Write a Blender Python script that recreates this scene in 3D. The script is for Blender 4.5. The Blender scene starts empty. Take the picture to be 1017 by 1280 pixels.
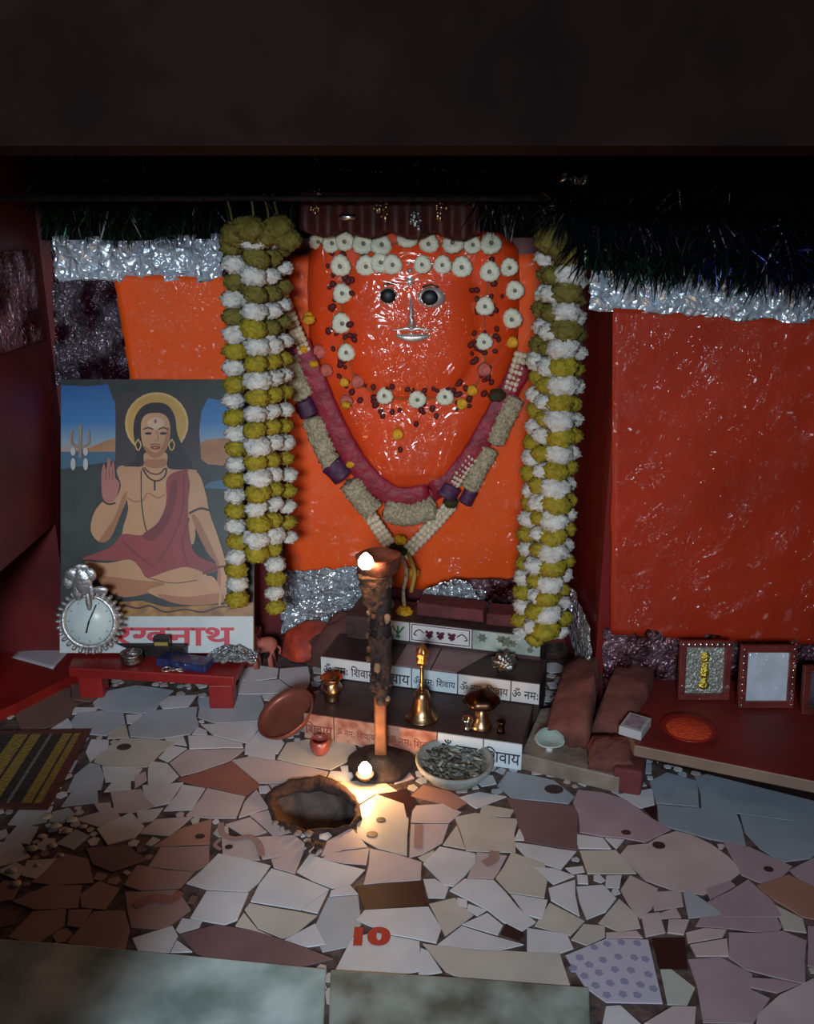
import bpy, math, random
from mathutils import Vector, Matrix, noise
random.seed(7)
C = bpy.context.scene.collection
SC = bpy.context.scene
PI = math.pi

# ------------------------------------------------------------------ camera
F, CX, CY, TH = 1130.0, 508.5, 640.0, math.radians(18)
CAM = Vector((0, 0, 1.45))
cd = bpy.data.cameras.new('camera'); cam = bpy.data.objects.new('camera', cd); C.objects.link(cam)
cd.sensor_fit = 'VERTICAL'; cd.sensor_height = 36; cd.lens = 36 * F / 1280; cd.clip_start = .02
cam.location = CAM; cam.rotation_euler = (PI / 2 - TH, 0, 0)
SC.camera = cam

def ray(px, py):
    u, v = px - CX, CY - py
    return Vector((u, F * math.cos(TH) + v * math.sin(TH), -F * math.sin(TH) + v * math.cos(TH)))
def fl(px, py, z=0.0):
    d = ray(px, py); return CAM + d * ((z - CAM.z) / d.z)
def at(px, py, Y):
    d = ray(px, py); return CAM + d * (Y / d.y)
def axis(p):
    return p.y * math.cos(TH) + (CAM.z - p.z) * math.sin(TH)
def px2m(n, p):
    return n * axis(p) / F

# ------------------------------------------------------------------ materials
def lin(c):
    return tuple(((x / 255) / 12.92 if x / 255 <= .04045 else ((x / 255 + .055) / 1.055) ** 2.4) for x in c)
MATS = {}
def mat(name, col, rough=.6, metal=0, var=0, vscale=12, bump=0, bscale=40, coat=0, emit=None, estr=0, col2=None, detail=4, spec=None, bdist=.01):
    if name in MATS: return MATS[name]
    m = bpy.data.materials.new(name); m.use_nodes = True
    nt = m.node_tree; b = nt.nodes['Principled BSDF']
    c = lin(col)
    b.inputs['Base Color'].default_value = (*c, 1)
    b.inputs['Roughness'].default_value = rough; b.inputs['Metallic'].default_value = metal
    if spec is not None: b.inputs['Specular IOR Level'].default_value = spec
    if coat:
        b.inputs['Coat Weight'].default_value = coat; b.inputs['Coat Roughness'].default_value = .09
    tc = nt.nodes.new('ShaderNodeTexCoord')
    if var or col2:
        n = nt.nodes.new('ShaderNodeTexNoise'); n.inputs['Scale'].default_value = vscale; n.inputs['Detail'].default_value = detail
        nt.links.new(tc.outputs['Object'], n.inputs['Vector'])
        r = nt.nodes.new('ShaderNodeValToRGB')
        r.color_ramp.elements[0].position = .35; r.color_ramp.elements[1].position = .65
        c2 = lin(col2) if col2 else tuple(x * (1 - var) for x in c)
        r.color_ramp.elements[0].color = (*c2, 1)
        r.color_ramp.elements[1].color = (*(c if col2 else tuple(min(1, x * (1 + var * .6)) for x in c)), 1)
        nt.links.new(n.outputs['Fac'], r.inputs['Fac']); nt.links.new(r.outputs['Color'], b.inputs['Base Color'])
    if bump:
        n = nt.nodes.new('ShaderNodeTexNoise'); n.inputs['Scale'].default_value = bscale; n.inputs['Detail'].default_value = 5
        nt.links.new(tc.outputs['Object'], n.inputs['Vector'])
        bp = nt.nodes.new('ShaderNodeBump'); bp.inputs['Strength'].default_value = bump; bp.inputs['Distance'].default_value = bdist
        nt.links.new(n.outputs['Fac'], bp.inputs['Height']); nt.links.new(bp.outputs['Normal'], b.inputs['Normal'])
    if coat >= .3:
        n = nt.nodes.new('ShaderNodeTexNoise'); n.inputs['Scale'].default_value = 9; n.inputs['Detail'].default_value = 4; n.inputs['Distortion'].default_value = 1.6
        nt.links.new(tc.outputs['Object'], n.inputs['Vector'])
        bp = nt.nodes.new('ShaderNodeBump'); bp.inputs['Strength'].default_value = 1; bp.inputs['Distance'].default_value = .045
        nt.links.new(n.outputs['Fac'], bp.inputs['Height']); nt.links.new(bp.outputs['Normal'], b.inputs['Coat Normal'])
    if emit:
        b.inputs['Emission Color'].default_value = (*lin(emit), 1); b.inputs['Emission Strength'].default_value = estr
    MATS[name] = m
    return m

def foil_mat(name, col, rough=.22, vs=28, strength=1.0, dist=.03, col2=None):
    if name in MATS: return MATS[name]
    m = bpy.data.materials.new(name); m.use_nodes = True
    nt = m.node_tree; b = nt.nodes['Principled BSDF']
    b.inputs['Base Color'].default_value = (*lin(col), 1); b.inputs['Metallic'].default_value = .72; b.inputs['Roughness'].default_value = rough + .16
    tc = nt.nodes.new('ShaderNodeTexCoord')
    n0 = nt.nodes.new('ShaderNodeTexNoise'); n0.inputs['Scale'].default_value = vs * .7; n0.inputs['Detail'].default_value = 2
    nt.links.new(tc.outputs['Object'], n0.inputs['Vector'])
    v = nt.nodes.new('ShaderNodeTexVoronoi'); v.inputs['Scale'].default_value = vs; v.distance = 'CHEBYCHEV'
    mx = nt.nodes.new('ShaderNodeMixRGB'); mx.blend_type = 'ADD'; mx.inputs['Fac'].default_value = .12
    nt.links.new(tc.outputs['Object'], mx.inputs['Color1']); nt.links.new(n0.outputs['Color'], mx.inputs['Color2'])
    nt.links.new(mx.outputs['Color'], v.inputs['Vector'])
    a = nt.nodes.new('ShaderNodeMath'); a.operation = 'ADD'
    nt.links.new(v.outputs['Distance'], a.inputs[0]); nt.links.new(n0.outputs['Fac'], a.inputs[1])
    bp = nt.nodes.new('ShaderNodeBump'); bp.inputs['Strength'].default_value = strength; bp.inputs['Distance'].default_value = dist
    nt.links.new(a.outputs[0], bp.inputs['Height']); nt.links.new(bp.outputs['Normal'], b.inputs['Normal'])
    if col2:
        n = nt.nodes.new('ShaderNodeTexNoise'); n.inputs['Scale'].default_value = 9; nt.links.new(tc.outputs['Object'], n.inputs['Vector'])
        r = nt.nodes.new('ShaderNodeValToRGB'); r.color_ramp.elements[0].position = .42; r.color_ramp.elements[1].position = .6
        r.color_ramp.elements[0].color = (*lin(col2), 1); r.color_ramp.elements[1].color = (*lin(col), 1)
        nt.links.new(n.outputs['Fac'], r.inputs['Fac']); nt.links.new(r.outputs['Color'], b.inputs['Base Color'])
    MATS[name] = m
    return m

# ------------------------------------------------------------------ geometry builder
class G:
    def __init__(s): s.v = []; s.f = []; s.m = []
    def add(s, vs, fs, m=0, M=None):
        o = len(s.v)
        s.v += [(M @ Vector(p)) if M else Vector(p) for p in vs]
        for f in fs: s.f.append([i + o for i in f]); s.m.append(m)
        return s
    def poly(s, pts, m=0): return s.add(pts, [list(range(len(pts)))], m)
    def box(s, c, d, m=0, M=None, j=0):
        c = Vector(c); h = Vector(d) / 2; vs = []
        for z in (-1, 1):
            for x, y in ((-1, -1), (1, -1), (1, 1), (-1, 1)):
                vs.append(c + Vector((x * h.x, y * h.y, z * h.z)) + Vector((random.uniform(-j, j) for _ in range(3))))
        return s.add(vs, [(3, 2, 1, 0), (4, 5, 6, 7), (0, 1, 5, 4), (1, 2, 6, 5), (2, 3, 7, 6), (3, 0, 4, 7)], m, M)
    def prism(s, pts, z0, z1, m=0, mside=None):
        n = len(pts); a = [(p[0], p[1], z0) for p in pts]; b = [(p[0], p[1], z1) for p in pts]
        ar = sum(pts[i][0] * pts[(i + 1) % n][1] - pts[(i + 1) % n][0] * pts[i][1] for i in range(n))
        idx = list(range(n)) if ar > 0 else list(range(n))[::-1]
        o = len(s.v); s.v += [Vector(p) for p in a + b]
        s.f.append([o + n + i for i in idx]); s.m.append(m)
        s.f.append([o + i for i in idx[::-1]]); s.m.append(m if mside is None else mside)
        for k in range(n):
            i, j2 = idx[k], idx[(k + 1) % n]
            s.f.append([o + i, o + j2, o + n + j2, o + n + i]); s.m.append(m if mside is None else mside)
        return s
    def lathe(s, prof, n=32, m=0, M=None, wob=None):
        vs = []; fs = []; k = len(prof)
        for i in range(n):
            a = 2 * PI * i / n
            for r, z in prof:
                w = 1 if wob is None else wob(a, r, z)
                vs.append((r * w * math.cos(a), r * w * math.sin(a), z))
        for i in range(n):
            j = (i + 1) % n
            for q in range(k - 1):
                fs.append((i * k + q, j * k + q, j * k + q + 1, i * k + q + 1))
        return s.add(vs, fs, m, M)
    def tube(s, pts, rad, n=10, m=0, cap=True, flat=1.0, up=Vector((0, 0, 1))):
        pts = [Vector(p) for p in pts]; L = len(pts); vs = []; fs = []
        rad = rad if isinstance(rad, (list, tuple)) else [rad] * L
        for i, p in enumerate(pts):
            t = (pts[min(i + 1, L - 1)] - pts[max(i - 1, 0)]).normalized()
            x = t.cross(up)
            if x.length < 1e-3: x = t.cross(Vector((0, 1, 0)))
            x.normalize(); y = x.cross(t)
            for k in range(n):
                a = 2 * PI * k / n
                vs.append(p + (x * math.cos(a) + y * math.sin(a) * flat) * rad[i])
        for i in range(L - 1):
            for k in range(n):
                q = (k + 1) % n
                fs.append((i * n + k, i * n + q, (i + 1) * n + q, (i + 1) * n + k))
        if cap: fs.append(list(range(n))[::-1]); fs.append([(L - 1) * n + k for k in range(n)])
        return s.add(vs, fs, m)
    def sphere(s, c, r, nu=14, nv=9, m=0, sc=(1, 1, 1), disp=None, M=None):
        vs = []; fs = []
        for j in range(nv + 1):
            ph = PI * j / nv
            for i in range(nu):
                a = 2 * PI * i / nu
                d = Vector((math.sin(ph) * math.cos(a), math.sin(ph) * math.sin(a), math.cos(ph)))
                q = r * (disp(d, a, ph) if disp else 1)
                vs.append(Vector(c) + Vector((d.x * sc[0], d.y * sc[1], d.z * sc[2])) * q)
        for j in range(nv):
            for i in range(nu):
                k = (i + 1) % nu
                fs.append((j * nu + i, (j + 1) * nu + i, (j + 1) * nu + k, j * nu + k))
        return s.add(vs, fs, m, M)
    def grid(s, fn, nu, nv, m=0):
        vs = [fn(i / nu, j / nv) for j in range(nv + 1) for i in range(nu + 1)]
        fs = [(j * (nu + 1) + i, j * (nu + 1) + i + 1, (j + 1) * (nu + 1) + i + 1, (j + 1) * (nu + 1) + i) for j in range(nv) for i in range(nu)]
        return s.add(vs, fs, m)
    def build(s, name, mats, parent=None, origin=None, smooth=True, bevel=0, solid=0, sub=0):
        o0 = Vector(origin) if origin is not None else Vector((0, 0, 0))
        par_o = ORG.get(parent.as_pointer(), Vector((0, 0, 0))) if parent else None
        if parent is not None and origin is None: o0 = par_o
        me = bpy.data.meshes.new(name)
        me.from_pydata([p - o0 for p in s.v], [], s.f)
        for x in (mats if isinstance(mats, (list, tuple)) else [mats]): me.materials.append(x)
        me.polygons.foreach_set('material_index', s.m)
        me.polygons.foreach_set('use_smooth', [smooth] * len(s.f))
        me.validate(); me.update()
        ob = bpy.data.objects.new(name, me); C.objects.link(ob)
        if parent is not None:
            ob.parent = parent; ob.location = o0 - par_o
        else: ob.location = o0
        ORG[ob.as_pointer()] = o0
        if solid:
            q = ob.modifiers.new('solid', 'SOLIDIFY'); q.thickness = solid; q.offset = -1
        if bevel:
            q = ob.modifiers.new('bevel', 'BEVEL'); q.width = bevel; q.segments = 2; q.limit_method = 'ANGLE'
        if sub:
            q = ob.modifiers.new('sub', 'SUBSURF'); q.levels = sub; q.render_levels = sub
        return ob
ORG = {}
def thing(name, label, cat, loc, group=None):
    o = bpy.data.objects.new(name, None); C.objects.link(o); o.location = loc; o.empty_display_size = .05
    ORG[o.as_pointer()] = Vector(loc)
    o['label'] = label; o['category'] = cat
    if group: o['group'] = group
    return o
def tag(o, label, cat, group=None, kind=None):
    o['label'] = label; o['category'] = cat
    if group: o['group'] = group
    if kind: o['kind'] = kind
    return o
def struct(o): o['kind'] = 'structure'; return o
def place_copy(src, name, loc, parent):
    c = src.copy(); c.name = name; C.objects.link(c); c.parent = parent; c.location = Vector(loc) - ORG[parent.as_pointer()]
    return c
def nz(p, s=1.0, seed=0):
    return noise.noise(Vector((p[0] * s + seed * 7.3, p[1] * s + seed * 3.1, p[2] * s)))
def bilerp(c, u, v):
    return (c[0] * (1 - u) + c[1] * u) * (1 - v) + (c[3] * (1 - u) + c[2] * u) * v
def smooth_poly(pts, n=5):
    P = [Vector((p[0], p[1], 0)) for p in pts]; L = len(P); out = []
    for i in range(L):
        a, b, c, d = P[i - 1], P[i], P[(i + 1) % L], P[(i + 2) % L]
        for k in range(n):
            t = k / n
            out.append(.5 * ((2 * b) + (c - a) * t + (2 * a - 5 * b + 4 * c - d) * t * t + (3 * b - a - 3 * c + d) * t ** 3))
    return [(p.x, p.y) for p in out]
def spline(pts, n=8):
    P = [Vector(p) for p in pts]; out = []
    for i in range(len(P) - 1):
        a = P[i - 1] if i else P[0] * 2 - P[1]; b = P[i]; c = P[i + 1]; d = P[i + 2] if i + 2 < len(P) else P[-1] * 2 - P[-2]
        for k in range(n):
            t = k / n
            out.append(.5 * ((2 * b) + (c - a) * t + (2 * a - 5 * b + 4 * c - d) * t * t + (3 * b - a - 3 * c + d) * t ** 3))
    out.append(P[-1]); return out
def text_mesh(body, size, bold=0.0):
    cu = bpy.data.curves.new('lettering', 'FONT'); cu.body = body; cu.size = size; cu.extrude = .0004; cu.offset = bold
    cu.align_x = 'CENTER'; cu.align_y = 'CENTER'
    o = bpy.data.objects.new('lettering', cu); C.objects.link(o)
    dg = bpy.context.evaluated_depsgraph_get(); me = bpy.data.meshes.new_from_object(o.evaluated_get(dg))
    bpy.data.objects.remove(o); bpy.data.curves.remove(cu)
    return me
def text_obj(name, body, width, M, m, parent, maxh=None, bold=0.0):
    me = text_mesh(body, .1, bold); xs = [v.co.x for v in me.vertices]; ys = [v.co.y for v in me.vertices]
    k = width / (max(xs) - min(xs)); ky = k if maxh is None else min(k * 1.25, maxh / (max(ys) - min(ys)))
    cx = (max(xs) + min(xs)) / 2; cy = (max(ys) + min(ys)) / 2
    po = ORG[parent.as_pointer()]
    for v in me.vertices:
        v.co = (M @ Vector(((v.co.x - cx) * k, (v.co.y - cy) * ky, v.co.z))) - po
    me.materials.clear(); me.materials.append(m)
    o = bpy.data.objects.new(name, me); C.objects.link(o); o.parent = parent; ORG[o.as_pointer()] = po
    return o

# ------------------------------------------------------------------ palette
maroon = mat('maroon_paint', (96, 22, 24), .5, var=.35, vscale=5, bump=.25, bscale=14)
redpaint = mat('red_paint', (140, 24, 22), .45, var=.25, vscale=4, bump=.2, bscale=10, coat=.15)
redwall = mat('red_return', (112, 18, 14), .4, var=.2, vscale=3, bump=.2, bscale=9, coat=.2)
shade_brown = mat('shaded_brown', (27, 14, 13), .9, var=.4, vscale=6, bump=.4, bscale=18, spec=.1)  # lintel shade, niche and under-ledge dark put into the base colour
black = mat('flat_black', (18, 15, 16), .9, var=.3, vscale=8)  # near-black base for the ceiling and wicks
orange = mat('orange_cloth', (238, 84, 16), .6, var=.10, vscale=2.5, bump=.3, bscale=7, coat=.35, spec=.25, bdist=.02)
orange_r = mat('orange_cloth_gloss_shaded', (172, 46, 18), .6, var=.16, vscale=3, bump=.4, bscale=9, coat=.45, spec=.25, bdist=.02)  # darker copy of the cloth: weaker light at right put into the base
orange_p = mat('orange_vermilion', (232, 72, 18), .6, var=.10, vscale=6, bump=.2, bscale=16, coat=.5, spec=.25)
foil = foil_mat('silver_foil', (226, 232, 238), .16)
foil_b = foil_mat('silver_foil_bright', (228, 238, 250), .2, 22)
foil_b.node_tree.nodes['Principled BSDF'].inputs['Metallic'].default_value = .6
foil_l = foil_mat('silver_foil_dark', (150, 140, 155), .2, 34, col2=(70, 30, 45))
foil_p = foil_mat('foil_purple', (178, 142, 156), .25, 30, col2=(80, 24, 28))
silver = mat('silver', (215, 212, 210), .22, 1, bump=.15, bscale=60)
silver_o = mat('old_silver', (170, 168, 165), .35, 1, var=.5, vscale=40, bump=.5, bscale=90)
brass = mat('brass', (196, 156, 118), .3, 1, var=.3, vscale=30, bump=.1)
brass_d = mat('dark_brass', (96, 66, 52), .32, 1, var=.4, vscale=25)
copper = mat('copper', (152, 86, 72), .4, .45, var=.25, vscale=10)
iron = mat('iron_crusted', (40, 31, 33), .7, .2, var=.5, vscale=30, bump=.8, bscale=60)
crust = mat('wax_crust', (96, 62, 42), .85, 0, var=.5, vscale=40, bump=.9, bscale=80)
white_f = mat('white_petals', (206, 200, 192), .75, var=.18, vscale=60, bump=.5, bscale=140)
yellow_f = mat('yellow_petals', (156, 136, 24), .75, var=.25, vscale=60, bump=.6, bscale=120)
yellow_f_shaded = mat('yellow_petals_shaded', (112, 100, 34), .8, var=.25, vscale=60, bump=.6, bscale=120)  # darker yellow: shade at the garland tops put into the petals
thread = mat('thread', (120, 105, 60), .9)
cream_f = mat('cream_flower', (225, 220, 196), .7, var=.12, vscale=80, bump=.3, bscale=120)
grey_c = mat('flower_centre', (120, 116, 104), .8, var=.4, vscale=90)
bud = mat('dark_red_bud', (84, 8, 12), .7)
pink_f = mat('pink_flower', (196, 96, 80), .7, var=.2, vscale=60)
ribbon_m = mat('maroon_ribbon', (142, 22, 44), .55, var=.3, vscale=25, bump=.4, bscale=60)
purple_m = mat('purple_ribbon', (74, 26, 62), .6, var=.3, vscale=25)
beige_b = mat('beige_beads', (186, 168, 136), .7, var=.4, vscale=110, bump=1, bscale=150)
mar_y = mat('marigold', (226, 160, 26), .7, var=.25, vscale=70, bump=.5)
tile_w = mat('tile_white', (214, 208, 205), .3, var=.06, vscale=9)
dark_ink = mat('dark_ink', (52, 38, 52), .6)
brown_p = mat('brown_plaster', (98, 56, 48), .85, var=.4, vscale=9, bump=.8, bscale=22)
step_top = mat('dark_tread', (64, 44, 42), .55, var=.45, vscale=10, bump=.5, bscale=30)

# ------------------------------------------------------------------ setting: floor
FT = .003
tile_cols = {
 'w': (206, 204, 208), 'g': (172, 178, 186), 'p': (192, 174, 174), 'b': (150, 96, 84), 'q': (120, 92, 94), 'c': (192, 184, 174),
 't': (150, 160, 172), 'k': (50, 28, 28), 'm': (120, 92, 84), 'n': (158, 128, 122), 'r': (166, 122, 106), 'd': (58, 44, 42), 'G': (186, 190, 182), 'v': (170, 146, 154)}
keys = list(tile_cols)
tile_m = {k: mat('floor_tile_' + k, c, .38, var=.12, vscale=7, bump=.08, bscale=20) for k, c in tile_cols.items()}
B1, B2, B3, B4, B5, B6, B7, B8 = (0, 820, 3.912), (180, 820, 3.912), (0, 1000, 3.912), (220, 1000, 3.912), (420, 980, 3.912), (600, 950, 3.912), (760, 950, 3.957), (757, 1080, 3.912)
B10 = (400, 1080, 2.825)
TILES = [(B2, '''w 500,75 545,60 655,65 650,110 520,125 480,110
w 665,65 785,65 775,180 660,110
w 450,185 485,135 655,125 740,180 590,180 500,190
w 575,195 735,185 690,210 590,215
g 285,220 450,195 570,195 580,245 535,310 350,330 270,300
w 300,340 560,335 500,425 340,390
w 265,355 300,370 310,390 235,385
w 220,395 330,395 480,430 480,440 225,455
w 100,400 190,390 200,435 110,425
w 130,440 205,455 115,520 80,500
p 215,465 490,460 420,515 180,590 130,525
w 25,515 110,530 170,590 130,620 20,635
b 185,605 430,520 570,635 495,685
p 430,515 520,495 890,575 870,615 560,625
w 505,440 570,375 680,430 650,470 510,465
w 520,475 640,480 640,505 510,490
c 655,505 700,430 1000,430 1010,470 910,550
w 0,640 180,625 120,720 50,740 0,690
w 190,635 300,650 235,755 130,745
p 310,650 495,690 430,782 230,775
p 540,670 600,745 480,775
w 560,640 600,640 610,665 570,670
p 620,635 700,630 640,670
w 915,575 1010,590 1000,610 900,600
w 600,240 650,235 640,262 590,270'''),
(B1, '''g 470,230 530,180 660,160 820,180 740,255 690,285 600,265 470,245
w 780,235 830,210 940,205 920,250 800,255
g 345,330 380,285 590,290 605,330 520,380 400,365
w 365,260 480,255 460,280 370,275
w 625,295 700,290 655,335 625,330
g 640,395 635,350 720,275 960,255 950,340 930,385 780,400
c 535,400 540,375 610,340 625,400
c 475,515 480,480 600,405 860,430 790,470 720,545 550,550
w 500,545 690,555 660,610 540,600 505,570
g 440,525 480,538 510,590 480,640 360,650
g 330,720 360,665 470,655 470,710
w 540,650 560,612 640,612 640,655
p 545,670 690,655 750,740 560,770
p 658,590 710,570 718,610 660,650
w 440,520 470,420 520,420 530,450 480,490
w 280,355 330,320 360,345 340,365
m 110,290 190,190 330,170 350,240 300,330 130,350
m 370,150 470,140 500,175 440,220 360,215
p 480,730 540,720 550,770 490,775'''),
(B3, '''w 0,215 95,205 105,290 70,310 0,320
w 30,200 90,130 150,150 130,200
w 80,110 110,65 230,55 200,100 130,125
w 30,340 80,310 120,340 90,365
w 140,360 150,320 270,295 220,350 180,375
p 400,100 560,40 590,90 500,125
w 510,150 640,70 670,140 640,170 550,200
w 670,60 770,60 740,100 680,115
p 690,160 770,110 930,90 830,170
r 790,225 900,150 1017,110 1017,215
n 740,325 790,235 1017,230 1017,320 950,350
n 650,410 680,340 950,355 900,385 880,430 700,430
n 650,620 640,470 870,440 890,540 800,620
n 90,660 170,560 320,540 310,620 180,680
n 330,620 340,545 450,540 400,630
n 380,690 460,550 590,560 620,640 590,715
w 680,700 840,650 860,670 830,750 720,740
w 865,640 900,605 990,595 970,620 880,655
w 835,750 865,690 930,745
n 100,500 240,420 370,440 370,520 180,530
n 390,470 480,430 540,450 500,530 400,530
n 200,400 300,280 420,300 440,400 260,420
m 440,260 600,250 680,300 560,330 470,310'''),
(B4, '''w 90,575 150,450 355,460 300,590 235,615
w 60,410 220,290 310,285 450,330 400,400 350,455 150,440
w 365,500 470,345 740,440 610,540
c 335,540 360,508 680,570 580,660 520,680 400,630
q 20,660 200,615 360,640 560,700 720,790 300,790 100,740
c 290,620 330,560 400,640 510,690 440,660
w 530,690 680,610 730,710 640,715
w 615,540 745,450 690,555
g 670,640 745,480 890,470 860,610 830,720 740,720
p 390,185 560,200 610,240 590,265 430,285
p 470,300 600,275 575,355 480,330
w 590,355 660,295 920,345 830,440 760,430
p 720,285 740,270 945,240 930,320
p 770,220 850,165 910,230 730,260
p 280,120 360,90 440,160 350,190
p 370,75 440,65 460,110 560,160 480,175
w 760,450 850,420 890,465 750,475
p 230,300 250,200 380,190 400,290'''),
(B5, '''c 100,120 200,55 330,100 350,180 335,340 105,260
k 210,55 330,45 360,100 345,170 330,100
c 0,10 210,10 300,40 190,55 100,110 30,60
p 365,190 375,110 520,100 575,145 550,190
p 365,360 365,200 550,200 520,290 420,340
p 155,480 165,320 410,390 410,470
k 115,515 420,480 445,600 140,620
w 100,670 140,622 450,605 515,710 490,782 270,720
w 430,395 510,320 680,345 680,390 570,500 530,500
c 580,165 890,175 850,320 640,325
c 530,300 590,205 630,320
p 690,340 820,360 790,440 770,465 640,465
c 780,465 860,350 1017,400 1017,560 850,530
w 560,525 630,475 770,475 950,680 910,715 740,620
w 430,470 480,470 550,510 520,550 450,560
c 455,590 580,560 670,645 530,740
w 615,690 740,645 815,695 790,735
k 830,690 910,740 890,750 810,735
r 370,60 430,30 650,90 580,130 520,100
w 600,70 800,60 680,100
c 705,150 715,105 870,130 850,160
c 420,370 480,330 470,360 430,385
w 590,560 640,570 640,605 600,600
w 645,590 735,620 690,645 640,620'''),
(B6, '''q 150,200 480,230 470,440 220,400
t 150,80 340,120 440,190 430,215 160,190 120,130
v 500,170 690,200 890,335 800,400 490,355 480,270
w 460,365 600,385 630,430 480,435
c 490,450 655,455 730,550 530,555
w 610,385 700,395 665,430
w 155,405 470,450 385,520 230,485
w 260,530 450,570 360,600
w 470,625 600,615 660,680 520,780
w 345,640 460,600 470,740 345,690
w 150,660 330,690 300,782 220,760
p 690,640 740,590 830,640 840,730 780,780
w 190,340 210,350 215,395 165,395
w 620,570 680,570 680,630 610,625
w 480,570 520,570 520,605 480,605
w 430,540 500,525 510,550 450,560
p 830,650 980,640 980,710 850,740'''),
(B7, '''t 240,120 300,85 430,110 440,230 240,215
t 460,100 580,80 1017,160 1017,300 880,300 460,240
t 245,225 630,260 650,400 500,370 250,325
t 650,270 880,305 1017,315 1000,490 860,500 700,360
w 80,185 215,150 220,220 160,235
k 180,245 240,230 240,310
p 50,480 340,360 400,380 660,550 590,610 450,640 300,640 210,580
v 590,420 880,530 840,590 770,610 690,560
v 900,550 1017,490 1017,620 960,600
r 770,640 900,595 1017,650 1017,780 960,780 830,690
v 520,690 690,620 800,700 860,780 560,780
g 370,660 400,650 570,770 400,780
v 480,640 600,600 620,620 500,690'''),
(B8, '''k 225,370 385,365 385,510 260,515
G 265,520 320,520 430,610 380,680 300,690
v 400,470 560,460 690,550 700,620 760,650 700,760 500,750 450,600
v 600,340 870,355 980,380 960,580 850,560 690,510 600,460
p 410,400 590,370 600,455 440,455
p 390,340 590,325 560,350 400,390
v 700,560 940,590 830,625 700,605
v 510,190 690,120 790,190 860,310 840,345 480,300
c 10,300 70,180 150,250 160,310 60,330
p 170,250 260,240 290,340 200,355
p 740,740 850,650 1017,600 1017,782 740,782
p 220,770 330,705 400,720 400,782
w 0,700 70,695 150,782 0,782
p 250,250 340,215 360,260 260,270
p 300,340 310,280 400,280 380,350
p 0,340 150,350 180,365 0,365
c 820,200 960,270 980,340 880,320
v 990,310 1017,310 1017,500 985,500'''),
(B10, '''w 85,370 115,265 350,275 350,375
w 412,290 500,225 700,290 620,310 480,300
c 380,290 560,310 845,320 850,415 600,400 440,380
w 355,300 380,310 430,385 375,385
w 730,230 870,250 875,295 840,320 730,315
c 780,215 810,140 930,205 880,245
c 890,270 930,215 1000,225 1005,260 940,290''')]
base_m = mat('floor_grout', (104, 86, 80), .7, col2=(52, 40, 40), vscale=30, bump=.5, bscale=40, detail=6)
slab_m = mat('threshold_stone', (196, 214, 212), .5, col2=(122, 142, 138), vscale=6, bump=.3, bscale=14)
slab_m2 = mat('threshold_stone_worn', (158, 168, 160), .55, col2=(94, 96, 86), vscale=9, bump=.3, bscale=18)
HOLE = smooth_poly([(338, 1008), (346, 990), (384, 981), (412, 982), (440, 1000), (447, 1016), (438, 1034), (400, 1041), (366, 1038), (345, 1028)], 4)
holeW = [fl(*p) for p in HOLE]
import bmesh
bm = bmesh.new()
outer = [bm.verts.new(p) for p in ((-1.75, -2.5, 0), (1.7, -2.5, 0), (1.7, 3.1, 0), (-1.75, 3.1, 0))]
inner = [bm.verts.new((p.x, p.y, 0)) for p in holeW]
es = [bm.edges.new((L[i], L[(i + 1) % len(L)])) for L in (outer, inner) for i in range(len(L))]
bmesh.ops.triangle_fill(bm, use_beauty=True, use_dissolve=False, edges=es, normal=(0, 0, 1))
bm.normal_update()
fg = G(); idx = {v: i for i, v in enumerate(bm.verts)}
fg.v = [v.co.copy() for v in bm.verts]
for f in bm.faces:
    fg.f.append([idx[v] for v in f.verts]); fg.m.append(0)
bm.free()
fmats = [base_m] + [tile_m[k] for k in keys]
def inset(pts, d):
    c = sum(pts, Vector((0, 0, 0))) / len(pts)
    out = []
    for p in pts:
        q = p - c; out.append(c + q * max(.6, 1 - d / max(q.length, .01)))
    return out
def in_hole(p):
    n = len(holeW); r = False
    for i in range(n):
        a, b = holeW[i], holeW[i - 1]
        if (a.y > p.y) != (b.y > p.y) and p.x < (b.x - a.x) * (p.y - a.y) / (b.y - a.y) + a.x: r = not r
    return r
polys = []
for (ox, oy, s), txt in TILES:
    for line in txt.splitlines():
        k, *pp = line.split()
        pts = [fl(ox + float(a) / s, oy + float(b) / s) for a, b in (q.split(',') for q in pp)]
        ar = sum(pts[i].x * pts[(i + 1) % len(pts)].y - pts[(i + 1) % len(pts)].x * pts[i].y for i in range(len(pts)))
        if ar < 0: pts = pts[::-1]
        out = []
        for i, p in enumerate(pts):
            q = pts[(i + 1) % len(pts)]; n = max(1, int((q - p).length / .045))
            out += [p + (q - p) * (j / n) for j in range(n)]
        polys.append([k, [(p.x, p.y) for p in out]])
polys.append(['x', [(p.x, p.y) for p in holeW]])
polys.append(['x', [(p.x, p.y) for p in (fl(*q) for q in ((704, 1195), (729, 1236), (757, 1256), (830, 1257), (811, 1175), (757, 1173)))]])
def seg_d(px, py, P):
    best = 9; inside = False; n = len(P); x0, y0 = P[-1]
    for x1, y1 in P:
        dx, dy = x1 - x0, y1 - y0; L = dx * dx + dy * dy
        t = 0 if L == 0 else max(0, min(1, ((px - x0) * dx + (py - y0) * dy) / L))
        ex, ey = px - x0 - t * dx, py - y0 - t * dy; d = ex * ex + ey * ey
        if d < best: best = d
        if (y0 > py) != (y1 > py) and px < dx * (py - y0) / (dy or 1e-9) + x0: inside = not inside
        x0, y0 = x1, y1
    return -best ** .5 if inside else best ** .5
def bbox(P): return (min(p[0] for p in P), min(p[1] for p in P), max(p[0] for p in P), max(p[1] for p in P))
BB = [bbox(P) for _, P in polys]; near = []
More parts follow.
